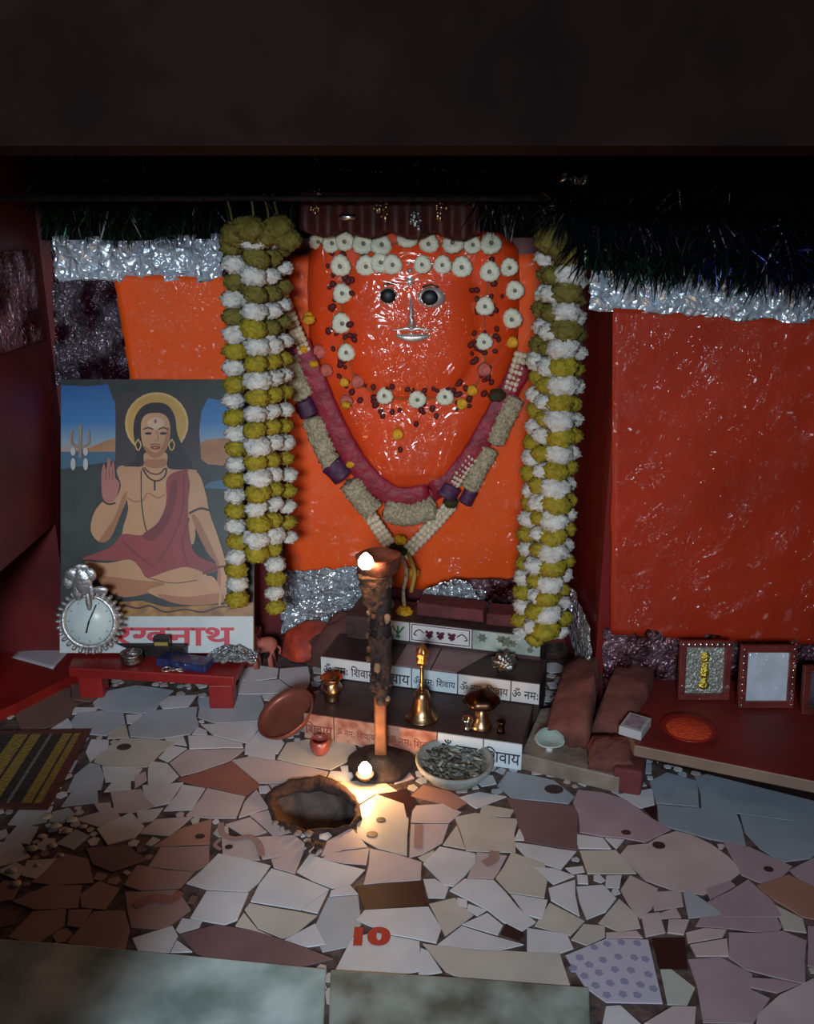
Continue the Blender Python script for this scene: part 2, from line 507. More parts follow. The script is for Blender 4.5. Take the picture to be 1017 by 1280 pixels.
for i, bb in enumerate(BB):
    near.append([j for j, c in enumerate(BB) if j != i and c[0] < bb[2] + .06 and c[2] > bb[0] - .06 and c[1] < bb[3] + .06 and c[3] > bb[1] - .06])
GAP, ST = .0055, .0022
live = [[True] * len(P) for _, P in polys]
for it in range(9):
    for i, (k, P) in enumerate(polys):
        if k == 'x': continue
        n = len(P); new = list(P)
        for v in range(n):
            if not live[i][v]: continue
            ax, ay = P[v - 1]; bx, by = P[(v + 1) % n]; tx, ty = bx - ax, by - ay; l = math.hypot(tx, ty) or 1
            q = (P[v][0] + ty / l * ST, P[v][1] - tx / l * ST)
            if any(seg_d(q[0], q[1], polys[j][1]) < GAP for j in near[i]): live[i][v] = False
            else: new[v] = q
        polys[i][1] = new
for k, P in polys:
    if k == 'x': continue
    fg.prism(P, .0002, FT + random.uniform(-.0008, .0008), 1 + keys.index(k))
# small chips fill what is left between the tiles
BB = [bbox(P) for _, P in polys]; chips = []; cand = []
for _ in range(9000):
    p = fl(random.uniform(0, 1017), random.uniform(835, 1245))
    d = min([.05] + [seg_d(p.x, p.y, polys[j][1]) for j, c in enumerate(BB) if c[0] - .05 < p.x < c[2] + .05 and c[1] - .05 < p.y < c[3] + .05])
    if d > .010: cand.append((d, p.x, p.y))
cand.sort(reverse=True)
for d, x, y in cand:
    r = d - .002
    for cx_, cy_, cr_ in chips:
        q = math.hypot(x - cx_, y - cy_) - cr_ - .003
        if q < r: r = q
        if r < .0075: break
    if r < .0075: continue
    r = min(r, .035); chips.append((x, y, r)); a0 = random.uniform(0, 6.28); n = random.choice((4, 5, 5, 6))
    sq = random.uniform(.6, 1); P = []
    for v in range(n):
        a = a0 + (v + random.uniform(-.25, .25)) * 2 * PI / n
        P.append((x + r * 1.12 * math.cos(a), y + r * 1.12 * math.sin(a)))
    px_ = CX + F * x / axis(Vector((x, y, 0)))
    kk = random.choice('wwpcpg') if px_ > 330 or y > 1.83 else random.choice('nnnmp')  # browner chips at lower left: floor shadow put into their colour
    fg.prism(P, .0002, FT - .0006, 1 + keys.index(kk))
# dark spots printed on some tiles
def floor_dot(px, py, rx, ry, m, z=FT + .0012):
    c = fl(px, py); a = px2m(rx, c); b = a * .8 if ry is None else ry
    fg.prism([(c.x + a * math.cos(t * PI / 6), c.y + b * math.sin(t * PI / 6)) for t in range(12)], .0002, z, m)
# broken ring and scroll motifs printed on tiles
def stroke(pts, w, m, z=FT + .0014):
    L = [fl(p.x, p.y) for p in spline([Vector((p[0], p[1], 0)) for p in pts], 10)]; E = []
    for i, p in enumerate(L):
        t = L[min(i + 1, len(L) - 1)] - L[max(i - 1, 0)]; n = Vector((-t.y, t.x, 0)).normalized() * w / 2
        E.append((p - n, p + n))
    for (a, b), (c, d) in zip(E, E[1:]): fg.poly([Vector((q.x, q.y, z)) for q in (a, c, d, b)], m)
md = 1 + keys.index('n'); mb = 1 + keys.index('b'); mk = 1 + keys.index('k'); mq = 1 + keys.index('d')
for d in ((476, 1026, 6), (465, 1044, 7), (782, 1042, 6), (823, 1058, 8), (960, 1088, 6), (692, 988, 12), (250, 1047, 6), (286, 1060, 5), (155, 935, 9)):
    floor_dot(*d, None, mq)
stroke([(276, 1030), (278, 1044), (292, 1050), (312, 1048), (324, 1058), (327, 1072)], .016, md)
stroke([(276, 1050), (269, 1058), (276, 1064)], .010, md)
stroke([(523, 1032), (522, 1062)], .02, md); stroke([(605, 1082), (616, 1076), (618, 1066)], .025, md)
stroke([(168, 1134), (190, 1124), (215, 1126), (226, 1116)], .022, mb)
fg.build('floor', fmats, smooth=False)
floor = bpy.data.objects['floor']; struct(floor)
# spotted tile: pale lilac with small blue-grey dots
pt = [fl(*p) for p in ((704, 1195), (757, 1173), (811, 1175), (830, 1257), (757, 1256), (729, 1236))]
g = G(); g.prism([(p.x, p.y) for p in inset(pt, .004)], .0003, FT + .0006, 0)
spots = [(724, 1199), (742, 1186), (758, 1182), (776, 1180), (796, 1181), (716, 1212), (736, 1208), (753, 1202), (772, 1198), (792, 1199), (806, 1201), (730, 1222), (748, 1218), (768, 1214), (788, 1215), (810, 1220), (744, 1234), (762, 1231), (780, 1229), (800, 1233), (816, 1238), (758, 1246), (778, 1245), (796, 1246)]
for sx, sy in spots:
    c = fl(sx, sy); g.prism([(c.x + .0075 * math.cos(t * PI / 5 + sx) * (1 + .25 * (t % 2)), c.y + .0075 * math.sin(t * PI / 5 + sx) * (1 + .25 * (t % 2))) for t in range(10)], .0004, FT + .0012, 1)
struct(g.build('floor_spotted_tile', [mat('lilac_tile', (190, 184, 200), .35), mat('lilac_spot', (146, 142, 172), .4)], smooth=False))
# red digits left on a broken tile
o = G(); o.prism([(p.x, p.y) for p in (fl(441, 1178), fl(446, 1166), fl(450, 1167), fl(449, 1178))], FT, FT + .0016)
red_ink = mat('red_ink', (176, 22, 30), .45)
base_pt = fl(465, 1171); text_obj('lettering', '10', px2m(46, base_pt), Matrix.Translation((base_pt.x, base_pt.y - .002, FT + .0006)), red_ink, floor, maxh=.052, bold=.006)
del o
# threshold slabs
def slab(name, pxs, m, z=.006):
    P = [fl(*p) for p in pxs]; g = G(); g.prism([(p.x, p.y) for p in P], -.03, z)
    return struct(g.build(name, m, bevel=.004, smooth=False))
slab('trim_1', [(-170, 1165), (60, 1180), (215, 1194), (408, 1213), (404, 1300), (-170, 1300)], slab_m)
slab('trim_2', [(413, 1214), (580, 1224), (736, 1236), (738, 1300), (410, 1300)], slab_m2)

# ------------------------------------------------------------------ setting: walls
def wall(name, c, d, m): g = G(); g.box(c, d, 0); return struct(g.build(name, m, smooth=False))
wall('wall_back', (-.2, 3.0, .95), (2.2, .1, 1.9), maroon)
g = G(); g.prism([(.567, 2.45), (1.75, 2.45), (1.75, 3.05), (.567, 3.05)], 0, 1.9); struct(g.build('wall_right', redwall, smooth=False))
wall('wall_side', (1.70, 1.9, .95), (.1, 1.1, 1.9), redwall)
# left wall with a dark niche
XL = -1.15; n0, n1, nt_ = 1.85, 2.80, .50
g = G()
for y0, y1, z0, z1 in ((1.4, n0, 0, 1.9), (n1, 3.0, 0, 1.9), (n0, n1, nt_, 1.9)):
    g.box((XL - .25, (y0 + y1) / 2, (z0 + z1) / 2), (.5, y1 - y0, z1 - z0))
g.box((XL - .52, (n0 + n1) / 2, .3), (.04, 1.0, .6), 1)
struct(g.build('wall_left', [maroon, shade_brown], smooth=False))
wall('ceiling', (0, 2.2, 1.95), (3.5, 1.8, .1), black)
wall('wall_lintel', (0, 1.52, 1.95), (3.5, .22, .80), shade_brown)
wall('wall_front', (1.35, 1.52, .8), (.80, .22, 1.6), shade_brown)
wall('wall_jamb', (-1.45, 1.52, .8), (.7, .22, 1.6), shade_brown)
# added out-of-view urn shape, placed to cast the lower-left floor shadow
g = G(); g.lathe([(0, .0), (.13, .0), (.12, .06), (.07, .12), (.06, .34), (.12, .42), (.19, .51), (.215, .59), (.20, .65), (.13, .69), (0, .70)], 28, 0, Matrix.Translation((-.62, .60, 0)))
struct(g.build('shadow_caster', shade_brown))
# red plinth running into the opening of the left wall
P = [fl(-60, 928), fl(20, 893), fl(138, 832), fl(150, 800)]
g = G(); g.prism([(-1.66, 2.25), (P[0].x, P[0].y)] + [(p.x, p.y) for p in P[1:]] + [(P[3].x, 2.95), (-1.66, 2.95)], 0, .035)
struct(g.build('trim_4', redpaint, bevel=.006, smooth=False))

# ------------------------------------------------------------------ wall hangings
def patch(name, corners, Y, nu, nv, amp, sc, m, label, cat, thick=.004, wob=0, group=None, kind=None, seed=0, solid=True):
    Cn = [at(x, y, Y) for x, y in corners]
    def fn(u, v):
        p = bilerp(Cn, u, v)
        e = wob * (nz((u * 9, v * 9, seed)) if (u in (0, 1) or v in (0, 1)) else 0)
        d = amp * (nz(p, sc, seed) + .5 * nz(p, sc * 2.3, seed + 4))
        return Vector((p.x + e * .7, p.y - abs(amp) * .9 + d - .002, p.z + e))
    g = G(); g.grid(fn, nu, nv)
    o = g.build(name, m, origin=at(sum(c[0] for c in corners) / 4, max(c[1] for c in corners), Y), solid=thick)
    return tag(o, label, cat, group)
BW = 2.95
patch('foil_sheet', [(66, 296), (285, 296), (285, 480), (72, 480)], BW - .001, 46, 38, .012, 16, foil_l, 'crumpled silver foil sheet behind the small orange cloth at left', 'foil', wob=.008)
patch('orange_cloth', [(142, 343), (285, 347), (285, 482), (165, 478)], BW - .026, 16, 16, .004, 5, orange, 'small orange cloth square on the wall above the picture board', 'cloth', wob=.006)
patch('foil_sheet', [(70, 296), (280, 292), (280, 352), (70, 350)], BW - .014, 46, 14, .016, 18, foil_b, 'bright silver foil strip along the top of the left wall part', 'foil', wob=.012, seed=3)
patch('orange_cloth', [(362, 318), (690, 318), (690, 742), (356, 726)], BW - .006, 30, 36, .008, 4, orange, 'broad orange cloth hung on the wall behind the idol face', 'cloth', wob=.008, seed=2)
patch('foil_sheet', [(352, 712), (460, 704), (470, 775), (352, 790)], BW - .022, 30, 22, .016, 17, foil, 'crumpled silver foil sheet left of the lamp stand, below the orange cloth', 'foil', wob=.01, seed=5)
patch('foil_sheet', [(735, 328), (1040, 352), (1040, 406), (735, 386)], 2.45, 50, 16, .016, 20, foil_b, 'silver foil strip above the large orange cloth at right', 'foil', wob=.014, seed=6)
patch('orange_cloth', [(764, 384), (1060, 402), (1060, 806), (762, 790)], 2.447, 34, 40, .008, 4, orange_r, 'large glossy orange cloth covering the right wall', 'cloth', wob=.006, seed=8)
patch('foil_sheet', [(752, 782), (1060, 800), (1060, 900), (752, 880)], 2.449, 40, 22, .012, 16, foil_p, 'dull purple foil sheet behind the small framed pictures', 'foil', wob=.008, seed=9)
shade_sheet_m = mat('shade_black', (20, 17, 18), .9, var=.4, vscale=8, spec=.1)  # added dark sheets: lintel shade on the wall tops put into colour
patch('shade_sheet', [(716, 150), (1080, 150), (1080, 352), (728, 336)], 2.435, 30, 16, .008, 6, shade_sheet_m, 'added black sheet for the shade across the top of the right wall', 'cloth', wob=.006, seed=21)
patch('shade_sheet', [(50, 150), (760, 150), (740, 296), (54, 300)], 2.93, 40, 16, .008, 6, shade_sheet_m, 'added black sheet for the shade across the top of the back wall', 'cloth', wob=.006, seed=22)
# film strip on the left wall
g = G()
def lw(u, v):
    y = 2.2 + .65 * u; z = 1.36 - .27 * v
    return Vector((XL + .006 + .006 * (1 + nz((y, z, 1), 18)), y, z))
g.grid(lw, 30, 16)
tag(g.build('foil_sheet', foil_p, origin=(XL + .006, 2.5, 1.09), solid=.003), 'faded purple foil strip on the maroon left side wall', 'foil')

# foil lumps around the altar
def lump(name, c, sz, m, label, cat, amp=.35, sc=3.0, seed=0, nu=40, nv=24, flatbottom=True):
    c = Vector(c); g = G()
    def disp(d, a, ph): return 1 + amp * (noise.noise(d * sc + Vector((seed, 0, 0))) + .5 * noise.noise(d * sc * 2.4 + Vector((0, seed, 0))))
    g.sphere((0, 0, 0), 1, nu, nv, 0, (1, 1, 1), disp)
    for p in g.v:
        p.x *= sz[0]; p.y *= sz[1]; p.z *= sz[2]
        if flatbottom and p.z < 0: p.z *= .15
    g.v = [p + c for p in g.v]
    zmin = min(p.z for p in g.v)
    for p in g.v: p.z += c.z - zmin
    return tag(g.build(name, m, origin=c), label, cat)

# ------------------------------------------------------------------ altar: three tiled steps
A = fl(381, 921); Bp = fl(652, 962)
e1 = Vector((Bp.x - A.x, Bp.y - A.y, 0)); L1 = e1.length; e1.normalize(); e2 = Vector((-e1.y, e1.x, 0))
AM = Matrix((( e1.x, e2.x, 0, A.x), (e1.y, e2.y, 0, A.y), (0, 0, 1, 0), (0, 0, 0, 1)))
AMi = AM.inverted()
def toA(p): return AMi @ p
alt = thing('altar', 'three-stepped tiled altar with Devanagari lettered risers below the idol', 'altar', AM @ Vector((L1 / 2, 0, 0)))
# local coordinates of the upper rows
H1, H2, H3 = .082, .150, .228
a2, b2 = toA(fl(404, 841, H1)), toA(fl(673, 884, H1)); a3, b3 = toA(fl(440, 786, H2)), toA(fl(672, 836, H2))
y2 = (a2.y + b2.y) / 2; y3 = (a3.y + b3.y) / 2
def step(x0, x1, y0, y1, z0, z1):
    g = G(); g.box(((x0 + x1) / 2, (y0 + y1) / 2, (z0 + z1) / 2), (x1 - x0, y1 - y0, z1 - z0), 0, AM)
    return g.build('step', step_top, alt, bevel=.004, smooth=False)
step(0, L1, 0, y2 + .02, 0, H1 - .002); step(a2.x, b2.x, y2, y3 + .02, 0, H2 - .002); step(a3.x, b3.x, y3, y3 + .16, 0, H3)
tread_m = mat('pink_tread_tile', (150, 116, 114), .4, var=.2, vscale=8)
for x0, x1, x2, x3 in ((.14, .25, .14, .25), (.255, .40, .255, .33)):
    g = G(); pts = [AM @ Vector((q, w, 0)) for q, w in ((a2.x + x2 + .10, y2 + .004), (a2.x + x3 + .10, y2 + .004), (a2.x + x1 + .10, y3 - .002), (a2.x + x0 + .10, y3 - .002))]
    g.prism([(p.x, p.y) for p in pts], H2 - .004, H2 + .001); g.build('tread_tile', tread_m, alt, smooth=False)
tile_bl = mat('tile_bluish', (206, 216, 222), .3, var=.05); tile_st = mat('tile_stained', (206, 160, 140), .4, col2=(150, 84, 66), vscale=22)
def riser(x0, x1, yl, z0, z1, m, text=None, ink=dark_ink, frac=.9):
    g = G(); g.box(((x0 + x1) / 2, yl - .003, (z0 + z1) / 2), (x1 - x0 - .003, .006, z1 - z0 - .002), 0, AM)
    t = g.build('tile', m, alt, smooth=False, bevel=.001)
    if text:
        M = AM @ Matrix.Translation(((x0 + x1) / 2, yl - .0064, (z0 + z1) / 2 - .002)) @ Matrix.Rotation(PI / 2, 4, 'X')
        text_obj('lettering', text, (x1 - x0) * frac, M, ink, t, maxh=(z1 - z0) * .66, bold=.0006)
    return t
OM, SH = 'ॐ नमः', 'िशवाय'
W = L1 / 5.6
ink_r = mat('rust_ink', (128, 62, 52), .6)
xs = [0, .03 + W * .55, W * 1.95, W * 2.2, W * 3.5, W * 4.65, L1]
riser(0, xs[1], 0, 0, H1, tile_st, SH, ink_r); riser(xs[1], xs[2], 0, 0, H1, tile_st, OM + ' ' + SH, ink_r); riser(xs[2], xs[3], 0, 0, H1, tile_bl)
riser(xs[3], xs[4], 0, 0, H1, tile_st, OM + ' ' + SH, ink_r); riser(xs[4], xs[5], 0, 0, H1, tile_bl, OM, dark_ink); riser(xs[5], L1, 0, 0, H1, tile_bl, SH)
W2 = (b2.x - a2.x); q = [0, .27, .43, .64, .875, 1.0]
for i, (tx, m) in enumerate(((OM + ' ' + SH, tile_w), (SH, tile_bl), (OM + ' ' + SH, tile_bl), (OM + ' ' + SH, tile_w), (OM, tile_w))):
    riser(a2.x + W2 * q[i], a2.x + W2 * q[i + 1], y2, H1, H2, m, tx)
W3 = b3.x - a3.x; q3 = [0, .22, .34, .66, 1.0]
tiles3 = [riser(a3.x + W3 * q3[i], a3.x + W3 * q3[i + 1], y3, H2 + .012, H3, m) for i, m in enumerate((step_top, tile_w, tile_w, mat('tile_greenish', (190, 196, 184), .35, col2=(140, 150, 140), vscale=14)))]
# painted border and grape motif, leafy motif
def motif(t, x0, x1, fn, m, name='painted_motif'):
    g = G(); fn(g, a3.x + W3 * x0, a3.x + W3 * x1)
    g.build(name, m, t, smooth=False)
def blob(g, x, z, r, k=5, d=.0004, wob=.25):
    g.add([AM @ Vector((x + r * (1 + wob * (-1) ** t) * math.cos(t * PI / k), y3 - .0062 - d, z + r * (1 + wob * (-1) ** t) * math.sin(t * PI / k))) for t in range(2 * k)], [list(range(2 * k))])
zc = (H2 + H3) / 2 + .008
def line(g, pts, w):
    for (x0, z0), (x1, z1) in zip(pts, pts[1:]):
        t = Vector((x1 - x0, 0, z1 - z0)); n = Vector((-t.z, 0, t.x)).normalized() * w / 2
        g.add([AM @ (Vector((x, y3 - .0066, z)) + s * n) for x, z, s in ((x0, z0, -1), (x1, z1, -1), (x1, z1, 1), (x0, z0, 1))], [(0, 1, 2, 3)])
def grapes(g, x0, x1):
    w = x1 - x0; h = .027
    line(g, [(x0 + .008, zc - h), (x1 - .008, zc - h), (x1 - .008, zc + h), (x0 + .008, zc + h), (x0 + .008, zc - h)], .003)
    for k in (.32, .5, .68):
        for dx, dz, r in ((0, 0, .009), (-.008, .006, .006), (.008, .006, .006), (0, -.011, .006), (.006, -.006, .006), (-.006, -.006, .006)): blob(g, x0 + w * k + dx, zc + dz, r)
    for s in (-1, 1):
        line(g, [(x0 + w * (.5 + s * .26), zc), (x0 + w * (.5 + s * .34), zc + .012), (x0 + w * (.5 + s * .4), zc + .004), (x0 + w * (.5 + s * .43), zc - .008), (x0 + w * (.5 + s * .38), zc - .010)], .004)
motif(tiles3[2], .34, .66, grapes, mat('grape_purple', (92, 28, 52), .5))
motif(tiles3[1], .22, .34, lambda g, a, b: [line(g, [((a + b) / 2 + s * .02, zc + .015), ((a + b) / 2, zc - .012)], .006) for s in (-1, 0, 1)] + [blob(g, (a + b) / 2, zc - .02, .008)], mat('leaf_green', (66, 120, 84), .5))
for lf_ in (((.15, .008, .014),), ((.5, .004, .018), (.42, .01, .012), (.6, 0, .012)), ((.85, -.015, .010),)):
    motif(tiles3[3], .66, 1, lambda g, a, b: [blob(g, a + (b - a) * k, zc + dz, r, 6) for k, dz, r in lf_], mat('grey_green_paint', (104, 108, 92), .5), 'painted_leaf')

# brick course and foil above the altar
def abox(name, x0, x1, y0, y1, z0, z1, m, label, cat, j=.004, bev=.006):
    g = G(); g.box(((x0 + x1) / 2, (y0 + y1) / 2, (z0 + z1) / 2), (x1 - x0, y1 - y0, z1 - z0), 0, AM, j)
    return tag(g.build(name, m, origin=AM @ Vector(((x0 + x1) / 2, (y0 + y1) / 2, z0)), bevel=bev, smooth=False), label, cat)
brick_m = mat('dark_red_brick', (104, 44, 44), .8, var=.35, vscale=14, bump=.5, bscale=30)
abox('brick', a3.x + W3 * .36, a3.x + W3 * .70, y3 + .045, y3 + .13, H3, H3 + .045, brick_m, 'long dark red brick lying on the top altar step', 'brick')
abox('brick', a3.x + W3 * .71, a3.x + W3 * .93, y3 + .045, y3 + .13, H3, H3 + .040, brick_m, 'short dark red brick beside the right garlands on the altar top', 'brick')
lc = AM @ Vector((a3.x + W3 * .48, y3 + .19, 0)); lump('crumpled_foil', at(566, 768, lc.y), (.115, .03, .10), foil, 'crumpled ball of silver foil behind the long brick', 'foil', .25, 3, 2)
patch('foil_sheet', [(580, 722), (665, 722), (665, 790), (580, 790)], 2.86, 16, 14, .014, 15, foil_p, 'dull foil scrap left of the lower ends of the right garlands', 'foil', wob=.01, seed=12)
g = G()
def rf(u, v):
    y = 2.46 + .34 * u; z = .10 + .18 * v
    return Vector((.567 - .004 - .014 * (1 + nz((y, z, 5), 17)), y, z))
g.grid(rf, 24, 12)
tag(g.build('foil_sheet', foil, origin=(.56, 2.6, .10), solid=.003), 'bright foil scrap on the red corner right of the garlands', 'foil')

# plastered mound at the left end of the altar
pm = fl(432, 842)
lump('plaster_mound', (pm.x + .06, 2.80, 0), (.20, .12, .155), brown_p, 'brown plaster mound behind the lamp stand at the altar end', 'mound', .18, 2.0, 4)
lump('plaster_mound', (-.31, 2.85, 0), (.13, .09, .105), mat('orange_plaster', (214, 70, 30), .6, col2=(140, 52, 40), vscale=10, bump=.6, bscale=24), 'orange daubed mound beside the small pink figurine', 'mound', .15, 2.0, 9)
# rough stones right of the altar
def stone(name, pxs, Yf, z0, depth, zt, m, label, seed):
    # front outline on the ground from px pairs, extruded back and up, roughened
    g = G(); P = [fl(x, y, z0) for x, y in pxs]
    l, r = P
    d = (r - l); n = Vector((-d.y, d.x, 0)).normalized()
    N = 10
    def top(u, v):
        p = l + d * u + n * depth * v; h = zt[0] * (1 - u) + zt[1] * u
        h = h * (.55 + .45 * min(1, v * 2.2))
        e = .012 * (nz((u * 4, v * 4, seed), 1) + .6 * nz((u * 11, v * 11, seed), 1))
        edge = min(u, 1 - u) * 10
        hh = h * min(1, .55 + .45 * min(1, edge))
        return Vector((p.x + e, p.y + e, z0 + hh + e))
    g.grid(top, N, N)
    n1 = N + 1; o = len(g.v)
    ring = [i for i in range(n1)] + [j * n1 + N for j in range(1, n1)] + [N * n1 + i for i in range(N - 1, -1, -1)] + [j * n1 for j in range(N - 1, 0, -1)]
    base = [Vector((g.v[i].x, g.v[i].y, z0)) for i in ring]; g.v += base
    for k in range(len(ring)):
        q = (k + 1) % len(ring); g.f.append([ring[q], ring[k], o + k, o + q]); g.m.append(0)
    g.f.append([o + k for k in range(len(ring))][::-1]); g.m.append(0)
    return tag(g.build(name, m, origin=(l + d * .5), smooth=True), label, 'stone', 'rough stones right of the altar')
stone_m = mat('red_brown_stone', (112, 62, 54), .85, var=.35, vscale=10, bump=.9, bscale=18)
stone('stone', [(680, 928), (735, 937)], 0, .05, .32, (.09, .15), stone_m, 'sloping red-brown stone right beside the altar end', 1)
stone('stone', [(738, 925), (795, 938)], 0, .05, .30, (.12, .12), stone_m, 'flat-topped red-brown stone behind the matchbox', 2)
stone('stone', [(735, 962), (792, 968)], 0, .05, .10, (.05, .055), stone_m, 'small rounded stone in front of the other stones', 3)
s0, s1 = at(716, 905, 2.22), at(752, 838, 2.50)
g = G(); g.tube(spline([s0 + Vector((0, 0, 0)), (s0 + s1) / 2 + Vector((.006, 0, .006)), s1], 5), [.013 + .002 * math.sin(k) for k in range(11)], 10)
tag(g.build('wooden_stick', mat('brown_wood', (120, 64, 52), .7, var=.3, vscale=20, bump=.5), origin=s0), 'reddish stick lying up the slope between two stones', 'stick')
# low tiled kerb under the stones
P = [fl(650, 962), fl(772, 992), fl(800, 975), (.567, 2.44), (.40, 2.40)]
kerb_m = mat('kerb_tile', (150, 134, 122), .5, col2=(110, 96, 86), vscale=10, bump=.3)
g = G(); g.prism([(p[0], p[1]) for p in P], 0, .05); struct(g.build('trim_5', kerb_m, bevel=.004, smooth=False))
kd = fl(772, 991); g = G(); g.prism([(p.x, p.y) for p in (fl(764, 990), fl(800, 996), fl(806, 972), fl(775, 968))], 0, .075)
tag(g.build('brick', brick_m, origin=kd, bevel=.006, smooth=False), 'upright dark red brick end under the corner of the right ledge', 'brick')
# right ledge
zt = .13
r0, r1 = fl(793, 931, zt), fl(1060, 985, zt)
ledge_f = mat('ledge_front', (132, 108, 92), .6, var=.2, vscale=8)
g = G(); g.prism([(r0.x, r0.y), (r1.x, r1.y), (1.65, r1.y), (1.65, 2.45), (.60, 2.45)], zt - .035, zt, 0, 1)
struct(g.build('trim_6', [mat('ledge_red', (116, 32, 28), .55, var=.3, vscale=5, bump=.2), ledge_f], bevel=.004, smooth=False))
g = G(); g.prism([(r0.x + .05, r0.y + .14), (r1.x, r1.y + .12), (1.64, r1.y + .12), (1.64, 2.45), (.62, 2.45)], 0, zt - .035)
struct(g.build('trim_7', shade_brown, smooth=False))  # dark colour stands for the shadow gap below the ledge

# ------------------------------------------------------------------ idol
IC = at(517, 470, 2.80)
def half_w(z):
    # outline half width (m) by height, from the photo
    zs = [(.50, .0), (.55, .05), (.62, .12), (.72, .19), (.84, .265), (.95, .315), (1.05, .335), (1.25, .335), (1.36, .325), (1.41, .28), (1.43, .0)]
    for (z0, w0), (z1, w1) in zip(zs, zs[1:]):
        if z <= z1: t = (z - z0) / (z1 - z0); return w0 + (w1 - w0) * t
    return 0
FZ = at(515, 410, 2.72).z; FX = at(513, 410, 2.72).x
def idol_Y(x, z):
    w = half_w(z)
    if w <= 0: return 2.93
    t = (x - IC.x) / w
    if abs(t) >= 1: return 2.93
    y = 2.93 - .11 * (1 - t ** 4) ** .5 * min(1, w / .15)
    fx = (x - FX) / .205; fz = (z - FZ) / (.235 if z < FZ else .24)
    r = (abs(fx) ** 2.6 + abs(fz) ** 2.6)
    if r < 1: y -= .045 * (1 - r) ** .6
    return y
def on_idol(px, py, off=0.0):
    Y = 2.75
    for _ in range(12):
        p = at(px, py, Y); Y = .5 * Y + .5 * (idol_Y(p.x, p.z) - off)
    return at(px, py, Y)
idol = thing('idol', 'orange painted idol head with silver eyes, nose and lips', 'idol', (IC.x, 2.88, .5))
g = G()
N1, N2 = 72, 96
def idf(u, v):
    z = .50 + .925 * v; w = max(half_w(z), .004); x = IC.x + w * (2 * u - 1) * .9995
    s = math.sin((u - .5) * PI); x = IC.x + w * s * .9999
    y = idol_Y(x, z) + .0015 * nz((x, z, 0), 7)
    return Vector((x, y, z))
g.grid(idf, N1, N2); g.build('head', orange_p, idol, solid=.02)
def px_basis(px, py, off=.0):
    p = on_idol(px, py, off); return p, axis(p) / F
TIL = Matrix.Rotation(PI / 2, 4, 'X')       # local z -> -y (towards the viewer)
def stud(parent, name, px, py, rx, rz, d, m, off=0, disp=None):
    p, k = px_basis(px, py, off); g = G()
    g.sphere((0, 0, 0), 1, 20, 12, 0, (rx * k, d, rz * k), disp); g.v = [q + p for q in g.v]
    return g.build(name, m, parent)
silver_f = mat('face_silver', (220, 206, 200), .42, .8, bump=.2, bscale=60)
pupil_m = mat('black_pupil', (14, 12, 16), .5)
for ex, ey, rx, rz in ((485, 370, 11, 10.5), (539, 372, 15, 11)):
    e = stud(idol, 'eye', ex, ey, rx + (.6 if ex < 500 else 3), rz + (.4 if ex < 500 else 2), .014, silver_f); stud(e, 'pupil', ex - (0 if ex < 500 else 2), ey, rx - (1 if ex < 500 else 4), rz - 1.5, .013, pupil_m, .008)
for px, py, r in ((512, 352, 6), (512, 338, 3.5), (511, 328, 3)): stud(idol, 'forehead_stud', px, py, r, r, .012, silver_f)
def brow(pts):
    g = G(); L = [on_idol(x, y, .004) for x, y in pts]; g.tube(spline(L, 4), .0035, 6); g.build('eyebrow', pupil_m, idol)
brow([(479, 357), (487, 354), (493, 355)]); brow([(528, 359), (538, 356), (548, 359)])
g = G(); pa = on_idol(513, 372, .004); pb = on_idol(514, 402, .024)
g.tube(spline([pa, (pa + pb) / 2 + Vector((0, -.006, 0)), pb, on_idol(514, 408, .006)], 5), [(.004 + .010 * (k / 15) ** 1.5) if k < 13 else .012 for k in range(16)], 14); g.build('nose', silver_f, idol)
g = G()
for pts, th_ in (([(489, 413), (500, 412), (508, 410.5), (515, 412), (522, 410.5), (531, 412), (542, 413)], 2.6), ([(494, 419), (504, 421.5), (515, 422.5), (527, 421.5), (538, 419)], 5.6)):
    S = spline([on_idol(x, y, .006) for x, y in pts], 5); g.tube(S, [px2m(th_, S[0]) * max(.15, math.sin(PI * (i + .6) / (len(S) + .2)) ** .7) for i in range(len(S))], 12)
g.build('lips', silver_f, idol)

# thin clear plastic wrapped over the idol
fm = bpy.data.materials.new('clear_plastic'); fm.use_nodes = True; nt = fm.node_tree; nt.nodes.clear()
mo = nt.nodes.new('ShaderNodeOutputMaterial'); mxs = nt.nodes.new('ShaderNodeMixShader'); tr = nt.nodes.new('ShaderNodeBsdfTransparent'); gl = nt.nodes.new('ShaderNodeBsdfGlossy')
gl.inputs['Roughness'].default_value = .16; gl.inputs['Color'].default_value = (1, .93, .9, 1); mxs.inputs[0].default_value = .055
tcn = nt.nodes.new('ShaderNodeTexCoord'); nn = nt.nodes.new('ShaderNodeTexNoise'); nn.inputs['Scale'].default_value = 8; nn.inputs['Detail'].default_value = 2; nn.inputs['Distortion'].default_value = 2.2
bpn = nt.nodes.new('ShaderNodeBump'); bpn.inputs['Distance'].default_value = .03; bpn.inputs['Strength'].default_value = .8
nt.links.new(tcn.outputs['Object'], nn.inputs['Vector']); nt.links.new(nn.outputs['Fac'], bpn.inputs['Height']); nt.links.new(bpn.outputs['Normal'], gl.inputs['Normal'])
nt.links.new(tr.outputs[0], mxs.inputs[1]); nt.links.new(gl.outputs[0], mxs.inputs[2]); nt.links.new(mxs.outputs[0], mo.inputs[0])
g = G()
